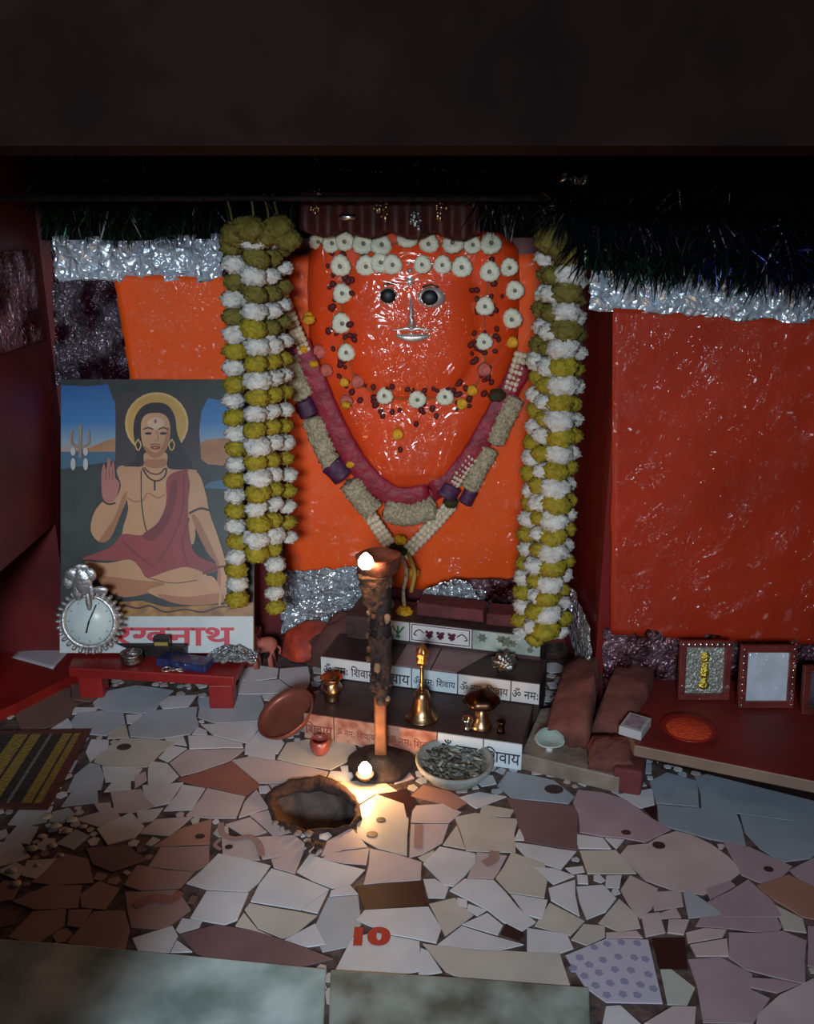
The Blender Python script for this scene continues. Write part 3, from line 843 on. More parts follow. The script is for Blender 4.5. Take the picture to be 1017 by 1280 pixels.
def filmf(u, v):
    z = .60 + .78 * v; w = max(half_w(z) - .012, .02); x = IC.x + w * math.sin((u - .5) * PI)
    fold = .005 * math.sin(26 * math.atan2(x - IC.x, z - .45) + 3 * nz((x, z, 3), 4)) * max(0, 1 - v * 1.3)
    return Vector((x, idol_Y(x, z) - .007 - .003 * (1 + nz((x, z, 9), 11)) + fold, z))
g.grid(filmf, 70, 70)
tag(g.build('plastic_film', fm, origin=(IC.x, 2.80, .60)), 'clear wrinkled plastic film wrapped over the orange idol', 'film')

# ------------------------------------------------------------------ flower garlands on the idol
def flower_mesh(name, m1, m2, r):
    g = G()
    prof = [(0, .30), (.12, .36), (.22, .30), (.40, .46), (.7, .50), (.92, .30), (1.0, 0), (.8, -.12), (0, -.12)]
    g.lathe([(a * r, b * r) for a, b in prof], 32, 0, TIL, lambda a, rr, z: 1 + (.05 * math.cos(11 * a) + .05 * math.cos(3 * a + 1)) * min(1, rr / r))
    for i in range(len(g.f)):
        if i % (len(prof) - 1) < 2: g.m[i] = 1
    me = bpy.data.meshes.new(name); me.from_pydata(g.v, [], g.f); me.materials.append(m1); me.materials.append(m2)
    me.polygons.foreach_set('material_index', g.m); me.polygons.foreach_set('use_smooth', [True] * len(g.f)); me.update(); return me
fl_w = flower_mesh('cream_flower', cream_f, grey_c, .031); fl_p = flower_mesh('pink_flower', pink_f, pink_f, .026); fl_y = flower_mesh('yellow_flower', mar_y, mar_y, .022)
def put(me, name, p, parent, s=1.0):
    o = bpy.data.objects.new(name, me); C.objects.link(o); o.parent = parent; o.location = p - ORG[parent.as_pointer()]
    o.rotation_euler = (random.uniform(-.35, .35), random.uniform(0, 6.28) if False else random.uniform(-.3, .3), random.uniform(-.35, .35)); o.scale = (s, s, s); return o
band = thing('flower_headband', 'upper string of cream flowers across the top edge of the idol', 'garland', on_idol(508, 303))
for x, y in ((397, 301), (414, 304), (431, 301), (453, 305), (476, 307), (509, 297), (536, 304), (566, 304), (590, 306), (613, 305)):
    put(fl_w, 'cream_flower', on_idol(x, y, .014), band, random.uniform(.9, 1.1))
g = G(); g.tube([on_idol(x, 304, .006) for x in range(393, 620, 8)], .002, 6); g.build('thread', thread, band)
face = thing('flower_garland', 'loop of cream flowers and dark red buds framing the idol face', 'garland', on_idol(515, 500))
WF = [(426, 332), (428, 367), (427, 404), (433, 441), (457, 332), (475, 329), (490, 331), (528, 331), (553, 331), (577, 334), (612, 340), (636, 334), (643, 363), (606, 383), (605, 427), (640, 398), (481, 495), (521, 499), (556, 496)]
for x, y in WF: put(fl_w, 'cream_flower', on_idol(x, y, .014), face, random.uniform(.88, 1.08))
for x, y in ((447, 477), (433, 502), (605, 462), (398, 440), (408, 463)): put(fl_p, 'pink_flower', on_idol(x, y, .012), face, random.uniform(.75, 1.0))
for x, y in ((577, 505), (590, 488), (640, 428), (430, 478), (497, 543), (386, 398)): put(fl_y, 'yellow_flower', on_idol(x, y, .012), face, random.uniform(.7, 1.0))
loop = [(426, 332), (428, 367), (427, 404), (433, 441), (447, 477), (481, 495), (521, 499), (556, 496), (585, 490), (605, 462), (605, 427), (606, 383), (612, 340)]
LP = spline([Vector((x, y, 0)) for x, y in loop], 10)
g = G(); g.tube([on_idol(p.x, p.y, .005) for p in LP], .0018, 6); g.build('thread', thread, face)
gb = G(); gb.sphere(on_idol(440, 350, .008), .0085, 8, 6, 0, (1, .7, 1.25)); b0 = gb.build('red_bud', bud, face, origin=on_idol(440, 350, .008))
for k in range(125):
    p = random.choice(LP); a = random.uniform(0, 6.28); r = random.uniform(13, 21)
    x, y = p.x + r * math.cos(a), p.y + r * math.sin(a)
    if abs(x - 515) < 72 and 345 < y < 478: continue
    o = place_copy(b0, 'red_bud', on_idol(x, y, .008), face); s = random.uniform(.7, 1.25); o.scale = (s, s, s); o.rotation_euler = (0, random.uniform(0, 3), 0)
for x, y in ((490, 515), (500, 562), (478, 520), (545, 520), (520, 530)):
    place_copy(b0, 'red_bud', on_idol(x, y, .008), face)

# ------------------------------------------------------------------ long V garland of beads, ribbon and flowers
def gy(px, py, off=.03):
    p = on_idol(px, py, off)
    return p if p.y < 2.86 else at(px, py, 2.84)
vg = thing('beaded_garland', 'V-shaped garland of beige beads, maroon ribbon and yellow flowers on the idol', 'garland', gy(500, 690))
def gpath(pts, off=.03, n=8):
    return [gy(p.x, p.y, off) for p in spline([Vector((x, y, 0)) for x, y in pts], n)]
def seg(name, pts, r, m, off=.03, lumpy=0, flat=.75, n=14):
    P = gpath(pts, off, n); R = px2m(r, P[0]); g = G()
    N = 22; rr = [R * (1 + lumpy * math.sin(i * 2.2)) for i in range(len(P))]; rr[0] *= .6; rr[-1] *= .6
    g.tube(P, rr, N, flat=flat, up=Vector((0, -1, 0)))
    am = R * (.16 if lumpy else .10)
    for q in g.v: q += Vector((nz(q, 55), nz(q, 55, 3), nz(q, 55, 6))) * am + Vector((nz(q, 140), nz(q, 140, 3), nz(q, 140, 6))) * am * (1 if lumpy else .3)
    return g.build(name, m, vg)
seg('ribbon', [(372, 425), (394, 475), (420, 535), (450, 585), (478, 612), (505, 622), (545, 612), (578, 585), (610, 535), (640, 480), (652, 455)], 14, ribbon_m, .010, 0, .3)
beadpts = []
def beads(pts, r, name='bead_string', off=.04, rows=2):
    P = gpath(pts, off, 24); g = G(); R = px2m(r, P[0]); last = None; bs = R * .55
    for i, p in enumerate(P):
        if last is not None and (p - last).length < bs * 1.5: continue
        t = (P[min(i + 1, len(P) - 1)] - P[max(0, i - 1)]).normalized(); sd = t.cross(Vector((0, -1, 0))).normalized()
        for s in (-1, 0, 1) if rows == 3 else (-.6, .6):
            g.sphere(p + sd * R * s * .65 + Vector((0, -.002, 0)), bs, 8, 6)
        last = p
    return g.build(name, mat('ivory_beads', (214, 192, 164), .45, var=.3, vscale=120), vg)
beads([(347, 356), (358, 385), (370, 415), (381, 440)], 8, rows=3)
seg('purple_band', [(345, 408), (352, 430), (362, 452)], 12, purple_m)
seg('beige_band', [(360, 445), (368, 470), (380, 498)], 14, beige_b, lumpy=.1)
seg('purple_band', [(378, 500), (388, 520)], 13, purple_m)
seg('beige_band', [(390, 522), (400, 550), (416, 584)], 13, beige_b, lumpy=.1)
seg('purple_band', [(412, 578), (430, 598)], 14, purple_m)
seg('beige_band', [(437, 602), (450, 622), (468, 640)], 14, beige_b, lumpy=.1)
seg('beige_band', [(480, 636), (510, 643), (544, 634)], 15, beige_b, lumpy=.08, off=.035)
beads([(440, 608), (455, 632), (470, 656), (488, 682)], 8, rows=3, off=.05)
beads([(562, 632), (545, 652), (526, 672), (506, 692)], 8, rows=3, off=.05)
seg('purple_band', [(556, 622), (566, 606)], 13, purple_m)
beads([(565, 608), (578, 588), (592, 570)], 7, rows=3, off=.04)
seg('beige_band', [(586, 612), (598, 588), (614, 560)], 11, beige_b, lumpy=.1)
seg('beige_band', [(617, 555), (632, 522), (644, 496)], 12, beige_b, lumpy=.1)
beads([(637, 485), (646, 460), (652, 440)], 8, rows=3)
seg('purple_band', [(580, 630), (590, 612)], 9, purple_m)
def bloom_mesh(name, m, r, seed=0, spikes=True):
    g = G()
    def disp(d, a, ph): return 1 + .30 * noise.noise(d * 3.2 + Vector((seed, 0, 0))) + .14 * noise.noise(d * 9 + Vector((seed, 4, 0))) + (.12 * math.cos(11 * a + seed) * math.cos(9 * ph) if spikes else 0)
    g.sphere((0, 0, 0), r, 26, 16, 0, (1, 1, .72), disp)
    me = bpy.data.meshes.new(name); me.from_pydata(g.v, [], g.f); me.materials.append(m)
    me.polygons.foreach_set('use_smooth', [True] * len(g.f)); me.update(); return me
ym = bloom_mesh('yellow_flower', mar_y, .024, 1); dk = bloom_mesh('dark_flower', mat('dark_olive', (58, 48, 20), .8), .03, 2)
for x, y, s in ((380, 436, .75), (438, 580, .7), (563, 618, .9), (500, 675, .9), (516, 716, .9), (386, 400, .8), (432, 506, .6), (392, 455, .6)): put(ym, 'yellow_flower', gy(x, y, .055), vg, s)
put(dk, 'dark_flower', gy(497, 688, .06), vg, 1.1); put(dk, 'dark_flower', gy(563, 628, .045), vg, .8); put(dk, 'dark_flower', gy(621, 494, .04), vg, .9)
P = [gy(500, 690, .06)] + [at(x, y, 2.74 - .03 * (y - 690) / 80) for x, y in ((508, 715), (504, 740), (506, 764))]
g = G(); g.tube(spline(P, 6), .006, 8); g.build('pendant_cord', beige_b, vg)
g = G(); Q = [p + Vector((.025, 0, 0)) for p in P[:3]]; g.tube(spline(Q, 6), .0075, 8); g.build('pendant_cord', mat('olive_cord', (170, 130, 50), .8), vg)
put(ym, 'yellow_flower', at(506, 766, 2.70), vg, 1.1); put(bloom_mesh('red_flower', mat('red_petals', (170, 24, 18), .7), .02, 4), 'red_flower', at(506, 781, 2.70), vg, 1.2)

# ------------------------------------------------------------------ hanging marigold garlands
rod = G(); rod.tube([(-1.17, 2.50, 1.50), (.566, 2.50, 1.50)], .008, 10)
g2 = rod.build('iron_rod', iron, origin=(-.3, 2.50, 1.50)); tag(g2, 'thin dark iron rod in the shadows that the marigold garlands hang from', 'rod')
WM = [bloom_mesh('white_flower', white_f, .036, s) for s in (1, 5, 9)]; YM = [bloom_mesh('yellow_flower', yellow_f, .036, s) for s in (2, 6)]; OM_ = [bloom_mesh('yellow_flower', yellow_f_shaded, .036, s) for s in (3, 7)]
def strand(label, top, bot, Y, pitch, s, start=0, top_extra=(), grp='marigold garlands', ycut=99):
    pT, pB = at(*top, Y), at(*bot, Y); t = thing('marigold_garland', label, 'garland', pB, grp)
    L = (pT - pB).length; n = int(L / pitch); sx = s
    g = G(); g.tube([pT] + ([pT + Vector((0, .0, .0)), Vector((pT.x, 2.5, 1.508))] if pT.z < 1.5 else []), .003, 6) if False else g.tube(spline([pB, (pB + pT) / 2, pT, Vector((pT.x, 2.50, 1.509))], 5), .003, 6)
    g.build('thread', thread, t)
    for i in range(n + 1):
        k = i / n; p = pB + (pT - pB) * k
        w = (i + start) % 2
        if w: me, nm = random.choice(WM), 'white_flower'
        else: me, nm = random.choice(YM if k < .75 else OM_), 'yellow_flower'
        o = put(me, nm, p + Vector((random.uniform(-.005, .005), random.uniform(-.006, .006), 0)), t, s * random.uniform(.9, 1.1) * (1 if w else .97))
        o.rotation_euler = (random.uniform(-.25, .25), random.uniform(-.25, .25), random.uniform(0, 6.28))
    return t
lab = 'marigold garland left of the idol'
strand('outermost left yellow and white marigold garland, hanging over the picture board', (292, 308), (297, 748), 2.56, .047, .95, 0)
strand('second marigold garland from the left, its yellow end above the board edge', (318, 300), (322, 692), 2.52, .047, 1.0, 0)
strand('longest left marigold garland, ending in a yellow flower over foil', (337, 300), (343, 758), 2.57, .047, .9, 0)
strand('thin dull marigold garland on the left nearest the idol', (352, 312), (361, 672), 2.63, .049, .78, 1)
strand('front right marigold garland with the largest white flowers', (712, 318), (683, 786), 2.46, .047, 1.15, 0)
strand('innermost right marigold garland nearest the idol face', (684, 322), (652, 792), 2.56, .047, .95, 1)
strand('right marigold garland between the front one and the innermost one', (690, 345), (667, 800), 2.48, .047, .9, 0)
strand('rearmost right marigold garland against the red wall', (724, 330), (700, 790), 2.60, .047, .85, 1)
def topper(label, cx, cy, Y, spots):
    t = thing('flower_cluster', label, 'flowers', at(cx, cy, Y))
    for x, y, s in spots: put(random.choice(OM_), 'yellow_flower', at(x, y, Y + random.uniform(-.02, .02)), t, s)
    return t
topper('dull yellow flower cluster at the top of the left garlands', 320, 292, 2.50, [(294, 292, 1.1), (312, 286, 1.2), (330, 294, 1.1), (348, 284, 1.1), (360, 300, 1.0)])
topper('dull yellow flower cluster at the top of the right garlands', 705, 300, 2.47, [(692, 300, 1.4), (712, 294, 1.6), (728, 304, 1.3)])

# ------------------------------------------------------------------ dark tinsel along the top of the wall
def tinsel(label, pts, Y, n, ln, m, seed, name='tinsel_garland', spread=.05, sag=1.0):
    random.seed(seed); P = [at(x, y, Y) for x, y in pts]; S = spline(P, 20); g = G()
    g.tube(S, .004, 6, 1)
    for _ in range(n):
        p = random.choice(S) + Vector((random.uniform(-.02, .02), 0, random.uniform(-.01, .01)))
        d = Vector((random.uniform(-.6, .6), random.uniform(-.6, .3), random.uniform(-1, .35) * sag)).normalized() * ln * random.uniform(.4, 1.1)
        w = Vector((random.uniform(-1, 1), random.uniform(-1, 1), random.uniform(-.3, .3))).normalized() * random.uniform(.0015, .004)
        mid = p + d * .5 + Vector((0, -.01, .012))
        g.add([p - w, p + w, mid + w, mid - w, p + d + w * .3, p + d - w * .3], [(0, 1, 2, 3), (3, 2, 4, 5)], random.choice((0, 0, 1)))
    random.seed(seed + 100)
    return tag(g.build(name, m, origin=P[len(P) // 2]), label, 'tinsel')
tgreen = mat('dark_green_tinsel', (26, 66, 42), .3, .6); tblack = mat('black_tinsel', (20, 22, 26), .3, .6); tblue = mat('blue_tinsel', (26, 34, 90), .3, .7); tsil = mat('silver_tinsel', (150, 156, 170), .25, 1)
tgold = mat('gold_tinsel', (150, 110, 50), .3, 1)
tinsel('dark green tinsel garland over the left foil strip', [(55, 215), (150, 240), (270, 225), (380, 215)], 2.78, 1500, .16, [tblack, tgreen], 11)
tinsel('second dark tinsel garland hanging lower at the upper left', [(60, 262), (170, 270), (280, 262)], 2.86, 900, .10, [tgreen, tblack], 12)
tinsel('silver and blue tinsel string high above the idol', [(380, 205), (460, 214), (540, 212), (610, 214)], 2.80, 420, .045, [tblack, tsil], 13)
tinsel('dark bushy tinsel bunch above the right garlands', [(610, 240), (650, 238), (700, 235)], 2.66, 900, .13, [tblack, mat('olive_tinsel', (44, 46, 30), .4, .4)], 14)
tinsel('green and black tinsel garland above the right foil strip', [(725, 300), (800, 322), (880, 318), (950, 335)], 2.38, 1300, .10, [tblack, tgreen], 15)
tinsel('dark blue tinsel garland at the upper right corner', [(880, 300), (950, 318), (1040, 340)], 2.36, 900, .11, [tblack, tblue], 16)
tinsel('black tinsel garland high on the upper right', [(700, 262), (800, 270), (900, 272), (1040, 290)], 2.34, 1500, .12, [tblack, tblack], 17)
random.seed(77)
# brown valance with metal spangles above the idol
va = thing('valance', 'dark red-brown valance with shiny spangles just above the idol', 'valance', at(485, 285, 2.72))
g = G(); Cn = [at(x, y, 2.72) for x, y in ((375, 238), (600, 244), (600, 292), (375, 286))]
def vf(u, v):
    p = bilerp(Cn, u, v); s = abs(math.sin(u * PI * 4)); return p + Vector((0, -.02 * math.sin(u * PI * 16) * v, -.02 * s * v))
g.grid(vf, 64, 8); g.build('cloth', mat('valance_cloth', (78, 30, 26), .6, var=.3, vscale=20), va, solid=.003)
def spangle(px, py, r, m, name):
    g = G(); p = at(px, py, 2.69)
    for k in range(12):
        a = random.uniform(0, 6.28); q = random.uniform(0, 1) ** .5
        g.sphere(p + Vector((r * q * math.cos(a), random.uniform(-.008, .004), r * q * 1.3 * math.sin(a))), r * .35, 8, 6, 0, (1, .5, random.uniform(.5, 1.4)))
    g.build(name, m, va)
for x, r in ((393, .012), (476, .022), (550, .018)): spangle(x, 262, r, brass, 'gold_spangle')
g = G(); p = at(434, 271, 2.69); g.sphere(p, .028, 18, 10, 0, (1, .4, .35)); g.build('silver_spangle', silver, va); spangle(397, 240, .012, silver, 'silver_spangle'); spangle(520, 275, .02, silver_o, 'silver_spangle')
g = G(); p = at(718, 222, 2.3)
g.grid(lambda u, v: p + Vector(((u - .5) * .07, -.01 * math.sin(u * 9), (v - .5) * .022 + .006 * math.sin(u * 7))), 14, 4)
tag(g.build('tinsel_scrap', silver, origin=p, solid=.001), 'small bright silver tinsel scrap high above the right garlands', 'tinsel')

# ------------------------------------------------------------------ picture board of the seated yogi
D = 2.90
Rv, Uv, Fv = Vector((1, 0, 0)), Vector((0, math.sin(TH), math.cos(TH))), Vector((0, math.cos(TH), -math.sin(TH)))
def bp_(px, py, d=0.0):
    dd = D - d; return CAM + (Rv * (px - CX) + Uv * (CY - py)) * (D / F) + Fv * dd
board = thing('picture_board', 'tall picture board of a seated long-haired yogi leaning at left', 'picture', bp_(197, 816))
g = G(); v8 = [bp_(x, y, d) for d in (0, -.014) for x, y in ((76, 816), (317, 816), (317, 475), (76, 475))]
g.add(v8, [(0, 1, 2, 3), (7, 6, 5, 4), (1, 0, 4, 5), (2, 1, 5, 6), (3, 2, 6, 7), (0, 3, 7, 4)])
g.build('panel', mat('board_edge', (176, 150, 124), .6), board, smooth=False)
def dim(c): return tuple(int(x * .86) for x in c) if c else None
pg = G(); pmats = []; pnames = {}
def pm_(name, col, col2=None, vs=6):
    if name not in pnames:
        pnames[name] = len(pmats); col, col2 = dim(col), dim(col2); pmats.append(mat('print_' + name, col, .45, col2=col2, vscale=vs, coat=.1) if col2 else mat('print_' + name, col, .45, var=.08, vscale=10))
    return pnames[name]
def grad_mat(name, stops, y0, y1):
    # printed vertical gradient, fixed to the board
    if name in pnames: return pnames[name]
    m = bpy.data.materials.new('print_' + name); m.use_nodes = True; nt = m.node_tree; b = nt.nodes['Principled BSDF']; b.inputs['Roughness'].default_value = .45
    tc = nt.nodes.new('ShaderNodeTexCoord'); sp = nt.nodes.new('ShaderNodeSeparateXYZ'); mr = nt.nodes.new('ShaderNodeMapRange'); r = nt.nodes.new('ShaderNodeValToRGB')
    o = ORG[board.as_pointer()]; z0 = (bp_(0, y1) - o).z; z1 = (bp_(0, y0) - o).z
    mr.inputs[1].default_value = z0; mr.inputs[2].default_value = z1
    nt.links.new(tc.outputs['Object'], sp.inputs[0]); nt.links.new(sp.outputs['Z'], mr.inputs[0]); nt.links.new(mr.outputs[0], r.inputs[0]); nt.links.new(r.outputs[0], b.inputs['Base Color'])
    e = r.color_ramp.elements
    while len(e) < len(stops): e.new(.5)
    for el, (p, c) in zip(e, stops): el.position = p; el.color = (*lin(dim(c)), 1)
    pnames[name] = len(pmats); pmats.append(m); return pnames[name]
layer = [0]
S3 = 3.2
def pic(m, pts, sm=4):
    layer[0] += 1; d = .0006 + layer[0] * .00012
    P = smooth_poly(pts, sm) if sm else pts
    pg.add([bp_(60 + x / S3, 460 + y / S3, d) for x, y in P], [list(range(len(P)))], m)
def ell(m, cx, cy, rx, ry, n=28): pic(m, [(cx + rx * math.cos(2 * PI * k / n), cy + ry * math.sin(2 * PI * k / n)) for k in range(n)], 0)
def pline(m, pts, w, sm=5):
    layer[0] += 1; d = .0006 + layer[0] * .00012
    P = spline([Vector((x, y, 0)) for x, y in pts], sm)
    for a, b in zip(P, P[1:]):
        t = b - a; n = Vector((-t.y, t.x, 0)).normalized() * w / 2
        pg.add([bp_(60 + q.x / S3, 460 + q.y / S3, d) for q in (a - n, b - n, b + n, a + n)], [(3, 2, 1, 0)], m)
ground = pm_('ground', (58, 62, 60), (36, 42, 42), 14); trunk = pm_('trunk', (66, 52, 56), (48, 38, 44), 8); leaf = pm_('leaves', (44, 54, 46), (30, 34, 36), 20)
sky = grad_mat('sky', [(0, (214, 160, 110)), (.18, (150, 170, 190)), (.45, (60, 130, 190)), (1, (30, 90, 160))], 475, 570)
water = pm_('water', (70, 110, 140)); hill = pm_('hill', (196, 140, 92), (170, 112, 70), 12)
skin = pm_('skin', (216, 160, 118)); skin2 = pm_('skin_shade', (186, 120, 82)); skin3 = pm_('skin_light', (228, 190, 156)); robe = pm_('robe', (160, 62, 62)); robe2 = pm_('robe_fold', (130, 44, 50))
hair = pm_('hair', (34, 26, 28)); halo = pm_('halo', (214, 164, 84)); halo2 = pm_('halo_rim', (226, 186, 112)); ink = pm_('ink', (70, 36, 34)); palm = pm_('palm', (196, 124, 110)); tan = pm_('pelt', (192, 138, 72), (140, 92, 46), 30); white = pm_('caption_white', (216, 222, 222)); redl = pm_('lips_red', (170, 70, 66)); metal_p = pm_('trident_grey', (168, 140, 120)); cloud = pm_('ribbon_white', (214, 208, 204))
pic(ground, [(51, 48), (822, 48), (822, 1000), (51, 1000)], 0)
pic(sky, [(52, 70), (240, 66), (270, 120), (270, 335), (52, 335)], 0); pic(hill, [(100, 330), (170, 318), (230, 292), (270, 280), (270, 338), (100, 338)], 0)
pic(water, [(52, 335), (270, 335), (270, 372), (52, 405)], 0)
pic(sky, [(605, 190), (640, 120), (715, 100), (815, 130), (815, 300), (605, 300)], 0); pic(hill, [(605, 300), (640, 285), (720, 280), (815, 300), (815, 400), (640, 385), (605, 360)], 0); pic(water, [(620, 480), (650, 455), (815, 430), (815, 490)], 0)
pic(trunk, [(265, 80), (625, 80), (605, 250), (620, 470), (270, 470), (275, 260)], 0)
pic(leaf, [(51, 46), (822, 46), (815, 110), (720, 100), (690, 130), (640, 120), (605, 190), (560, 90), (300, 100), (262, 130), (240, 66), (150, 74), (60, 66)], 0)
ell(halo2, 435, 222, 127, 125); ell(halo, 435, 222, 117, 115)
pic(hair, [(352, 330), (342, 250), (352, 190), (385, 150), (432, 138), (480, 150), (508, 195), (520, 270), (560, 350), (578, 400), (545, 430), (500, 455), (470, 430), (390, 430), (360, 455), (330, 430), (318, 395), (350, 370)])
pic(skin, [(388, 340), (474, 340), (480, 400), (560, 408), (600, 425), (590, 600), (560, 720), (310, 700), (322, 560), (300, 480), (300, 400), (380, 392)])
pic(skin, [(300, 390), (325, 420), (318, 510), (290, 590), (250, 680), (205, 695), (172, 650), (185, 580), (225, 530), (270, 520), (292, 470), (275, 410)])
pic(skin2, [(318, 500), (290, 590), (250, 680), (205, 695), (232, 650), (270, 590), (300, 510)])
pic(palm, [(218, 510), (214, 430), (224, 382), (234, 408), (240, 364), (250, 366), (252, 400), (262, 372), (268, 410), (270, 440), (286, 460), (280, 500), (262, 532), (232, 534)])
for fx_ in (233, 246, 259): pline(ink, [(fx_, 405), (fx_ + 1, 450)], 1.6, 2)
pic(skin, [(372, 235), (380, 200), (405, 182), (455, 182), (482, 205), (490, 245), (484, 300), (465, 340), (432, 362), (400, 345), (378, 300)])
pic(skin2, [(486, 240), (484, 300), (465, 340), (432, 362), (400, 345), (385, 312), (432, 340), (462, 305), (474, 250)])
pic(skin2, [(392, 368), (430, 366), (470, 366), (474, 390), (432, 402), (388, 390)])
ell(skin3, 432, 222, 34, 24)
for ex in (402, 462): ell(hair, ex, 262, 14, 5.5); pline(hair, [(ex - 20, 246), (ex, 239), (ex + 20, 246)], 5)
pline(skin2, [(436, 250), (442, 288), (428, 292)], 4); pline(redl, [(412, 318), (428, 313), (436, 315), (450, 318), (432, 325), (412, 318)], 7); pline(hair, [(410, 308), (430, 304), (452, 308)], 2.5); ell(redl, 431, 214, 5, 8)
for ex in (362, 496):
    layer[0] += 1; pline(halo2, [(ex, 285), (ex - 11, 308), (ex, 330), (ex + 11, 308), (ex, 285)], 5)
pline(skin2, [(318, 520), (350, 535), (385, 525), (400, 500), (440, 520), (470, 505)], 5)
pline(ink, [(378, 400), (405, 440), (440, 452), (470, 430), (474, 400)], 6); pline(ink, [(385, 398), (410, 420), (445, 424), (470, 400)], 5); pline(ink, [(428, 452), (428, 490)], 7); pline(ink, [(374, 410), (376, 540), (392, 640), (412, 670)], 4)
pic(robe, [(478, 440), (540, 408), (572, 420), (560, 560), (578, 720), (640, 770), (712, 795), (620, 825), (520, 838), (400, 838), (340, 775), (240, 770), (140, 765), (180, 745), (255, 715), (300, 665), (380, 668), (440, 620), (474, 540)])
pic(robe2, [(500, 450), (520, 470), (505, 560), (470, 640), (420, 690), (380, 668), (440, 620), (476, 545)]); pline(robe2, [(545, 430), (540, 560), (500, 680), (440, 780)], 6); pline(robe2, [(300, 690), (350, 740), (430, 800)], 6); pline(robe2, [(565, 600), (540, 700), (560, 790)], 6)
pic(skin, [(562, 408), (605, 425), (632, 500), (648, 580), (680, 670), (712, 780), (716, 860), (712, 920), (690, 935), (676, 880), (678, 790), (640, 740), (600, 660), (575, 590), (572, 480)])
pic(skin2, [(575, 590), (600, 600), (650, 700), (690, 800), (690, 880), (676, 880), (678, 790), (640, 740), (600, 660)])
pline(ink, [(565, 582), (610, 562), (650, 570)], 9); pline(ink, [(222, 532), (245, 545), (272, 540)], 7)
pic(skin, [(150, 775), (240, 780), (330, 766), (370, 800), (400, 838), (480, 812), (560, 796), (640, 832), (560, 860), (480, 880), (380, 905), (300, 915), (235, 880), (190, 830)])
pic(skin2, [(190, 830), (260, 835), (380, 850), (470, 860), (400, 900), (300, 915), (235, 880)])
pic(skin, [(400, 890), (520, 858), (640, 830), (680, 860), (696, 930), (600, 945), (500, 935)]); pic(skin2, [(440, 905), (560, 915), (690, 900), (696, 935), (600, 948), (500, 938)])
pline(ink, [(400, 838), (500, 860), (600, 848)], 3); pline(robe2, [(620, 822), (670, 800), (720, 790)], 9)
pic(tan, [(285, 935), (380, 930), (470, 955), (600, 950), (700, 945), (822, 935), (822, 1000), (285, 1000)], 0); pline(ink, [(300, 945), (360, 960), (410, 950), (470, 975), (550, 965), (620, 975), (690, 955), (800, 950)], 7)
for tx in (700, 726, 745): pline(skin, [(tx - 8, 900), (tx - 12, 950)], 9, 3)
pline(metal_p, [(132, 230), (132, 360)], 12, 3); pline(metal_p, [(100, 250), (98, 300), (132, 318), (166, 300), (164, 250)], 9)
for tx in (104, 154): ell(cloud, tx, 335, 10, 16); ell(cloud, tx, 385, 10, 24)
pic(white, [(51, 992), (822, 992), (822, 1138), (51, 1138)], 0)
pg.build('printed_picture', pmats, board, smooth=False)
MB_ = Matrix(((1, 0, 0, 0), (0, math.sin(TH), -math.cos(TH), 0), (0, math.cos(TH), math.sin(TH), 0), (0, 0, 0, 1)))
tp = bp_(195, 791, .0006 + (layer[0] + 6) * .00012)
text_obj('lettering', 'गोरखनाथ', px2m(197, tp), Matrix.Translation(tp) @ MB_, mat('caption_red', (186, 48, 66), .5), board, maxh=px2m(33, tp), bold=.002)

# ------------------------------------------------------------------ red bench and the things on it
bz = .116
b_fl, b_fr = fl(130, 838, bz), fl(292, 846, bz)
b_br, b_bl = Vector((b_fr.x + .03, 2.84, bz)), Vector((-1.10, 2.84, bz))
bench = thing('low_bench', 'low red painted bench carrying the picture board', 'bench', (b_fl + b_fr) / 2 - Vector((0, 0, bz)))
g = G(); g.prism([(b_fl.x - .12, b_fl.y + .02), (b_fr.x, b_fr.y), (b_br.x, b_br.y), (b_bl.x, b_bl.y)], bz - .035, bz); g.build('bench_top', redpaint, bench, bevel=.005, smooth=False)
for x, y in ((b_fr.x - .045, b_fr.y + .035), (b_br.x - .06, 2.78), (b_fl.x - .06, b_fl.y + .06), (b_bl.x + .05, 2.78)):
    g = G(); g.box((x, y, (bz - .033) / 2 + .001), (.075, .06, bz - .035)); g.build('leg', redpaint, bench, bevel=.004, smooth=False)
def on_bench(px, py): return fl(px, py, bz)
# ornate silver clock
cc = at(112, 776, 2.56); cr = px2m(37, cc)
clock = thing('clock', 'round ornate silver clock with a petal rim and ornament, below the picture', 'clock', cc - Vector((0, 0, cr)))
TM = Matrix.Translation(cc) @ Matrix.Rotation(PI / 2 - .22, 4, 'X') @ Matrix.Rotation(0, 4, 'Z')
g = G(); g.lathe([(0, -.012), (cr * .98, -.012), (cr, 0), (cr * .92, .012), (cr * .84, .014), (cr * .80, .006)], 48, 0, TM)
for k in range(30):
    a = 2 * PI * k / 30; g.sphere((0, 0, 0), 1, 8, 6, 0, (1, 1, 1), None, TM @ Matrix.Rotation(a, 4, 'Z') @ Matrix.Translation((cr * 1.06, 0, .002)) @ Matrix.Diagonal((cr * .11, cr * .075, .012, 1)))
g.build('rim', mat('clock_silver', (206, 204, 204), .42, .85, var=.25, vscale=50, bump=.3, bscale=90), clock)
g = G(); g.lathe([(0, .004), (cr * .82, .004), (cr * .82, .002)], 40, 0, TM); g.build('dial', mat('dial_white', (196, 206, 204), .35, var=.06), clock)
g = G()
for k in range(12):
    g.box((cr * .7, 0, .0046), (cr * .08, .0025, .0008), 0, TM @ Matrix.Rotation(k * PI / 6, 4, 'Z'))
g.build('hour_marks', mat('mark_grey', (120, 124, 122), .5), clock)
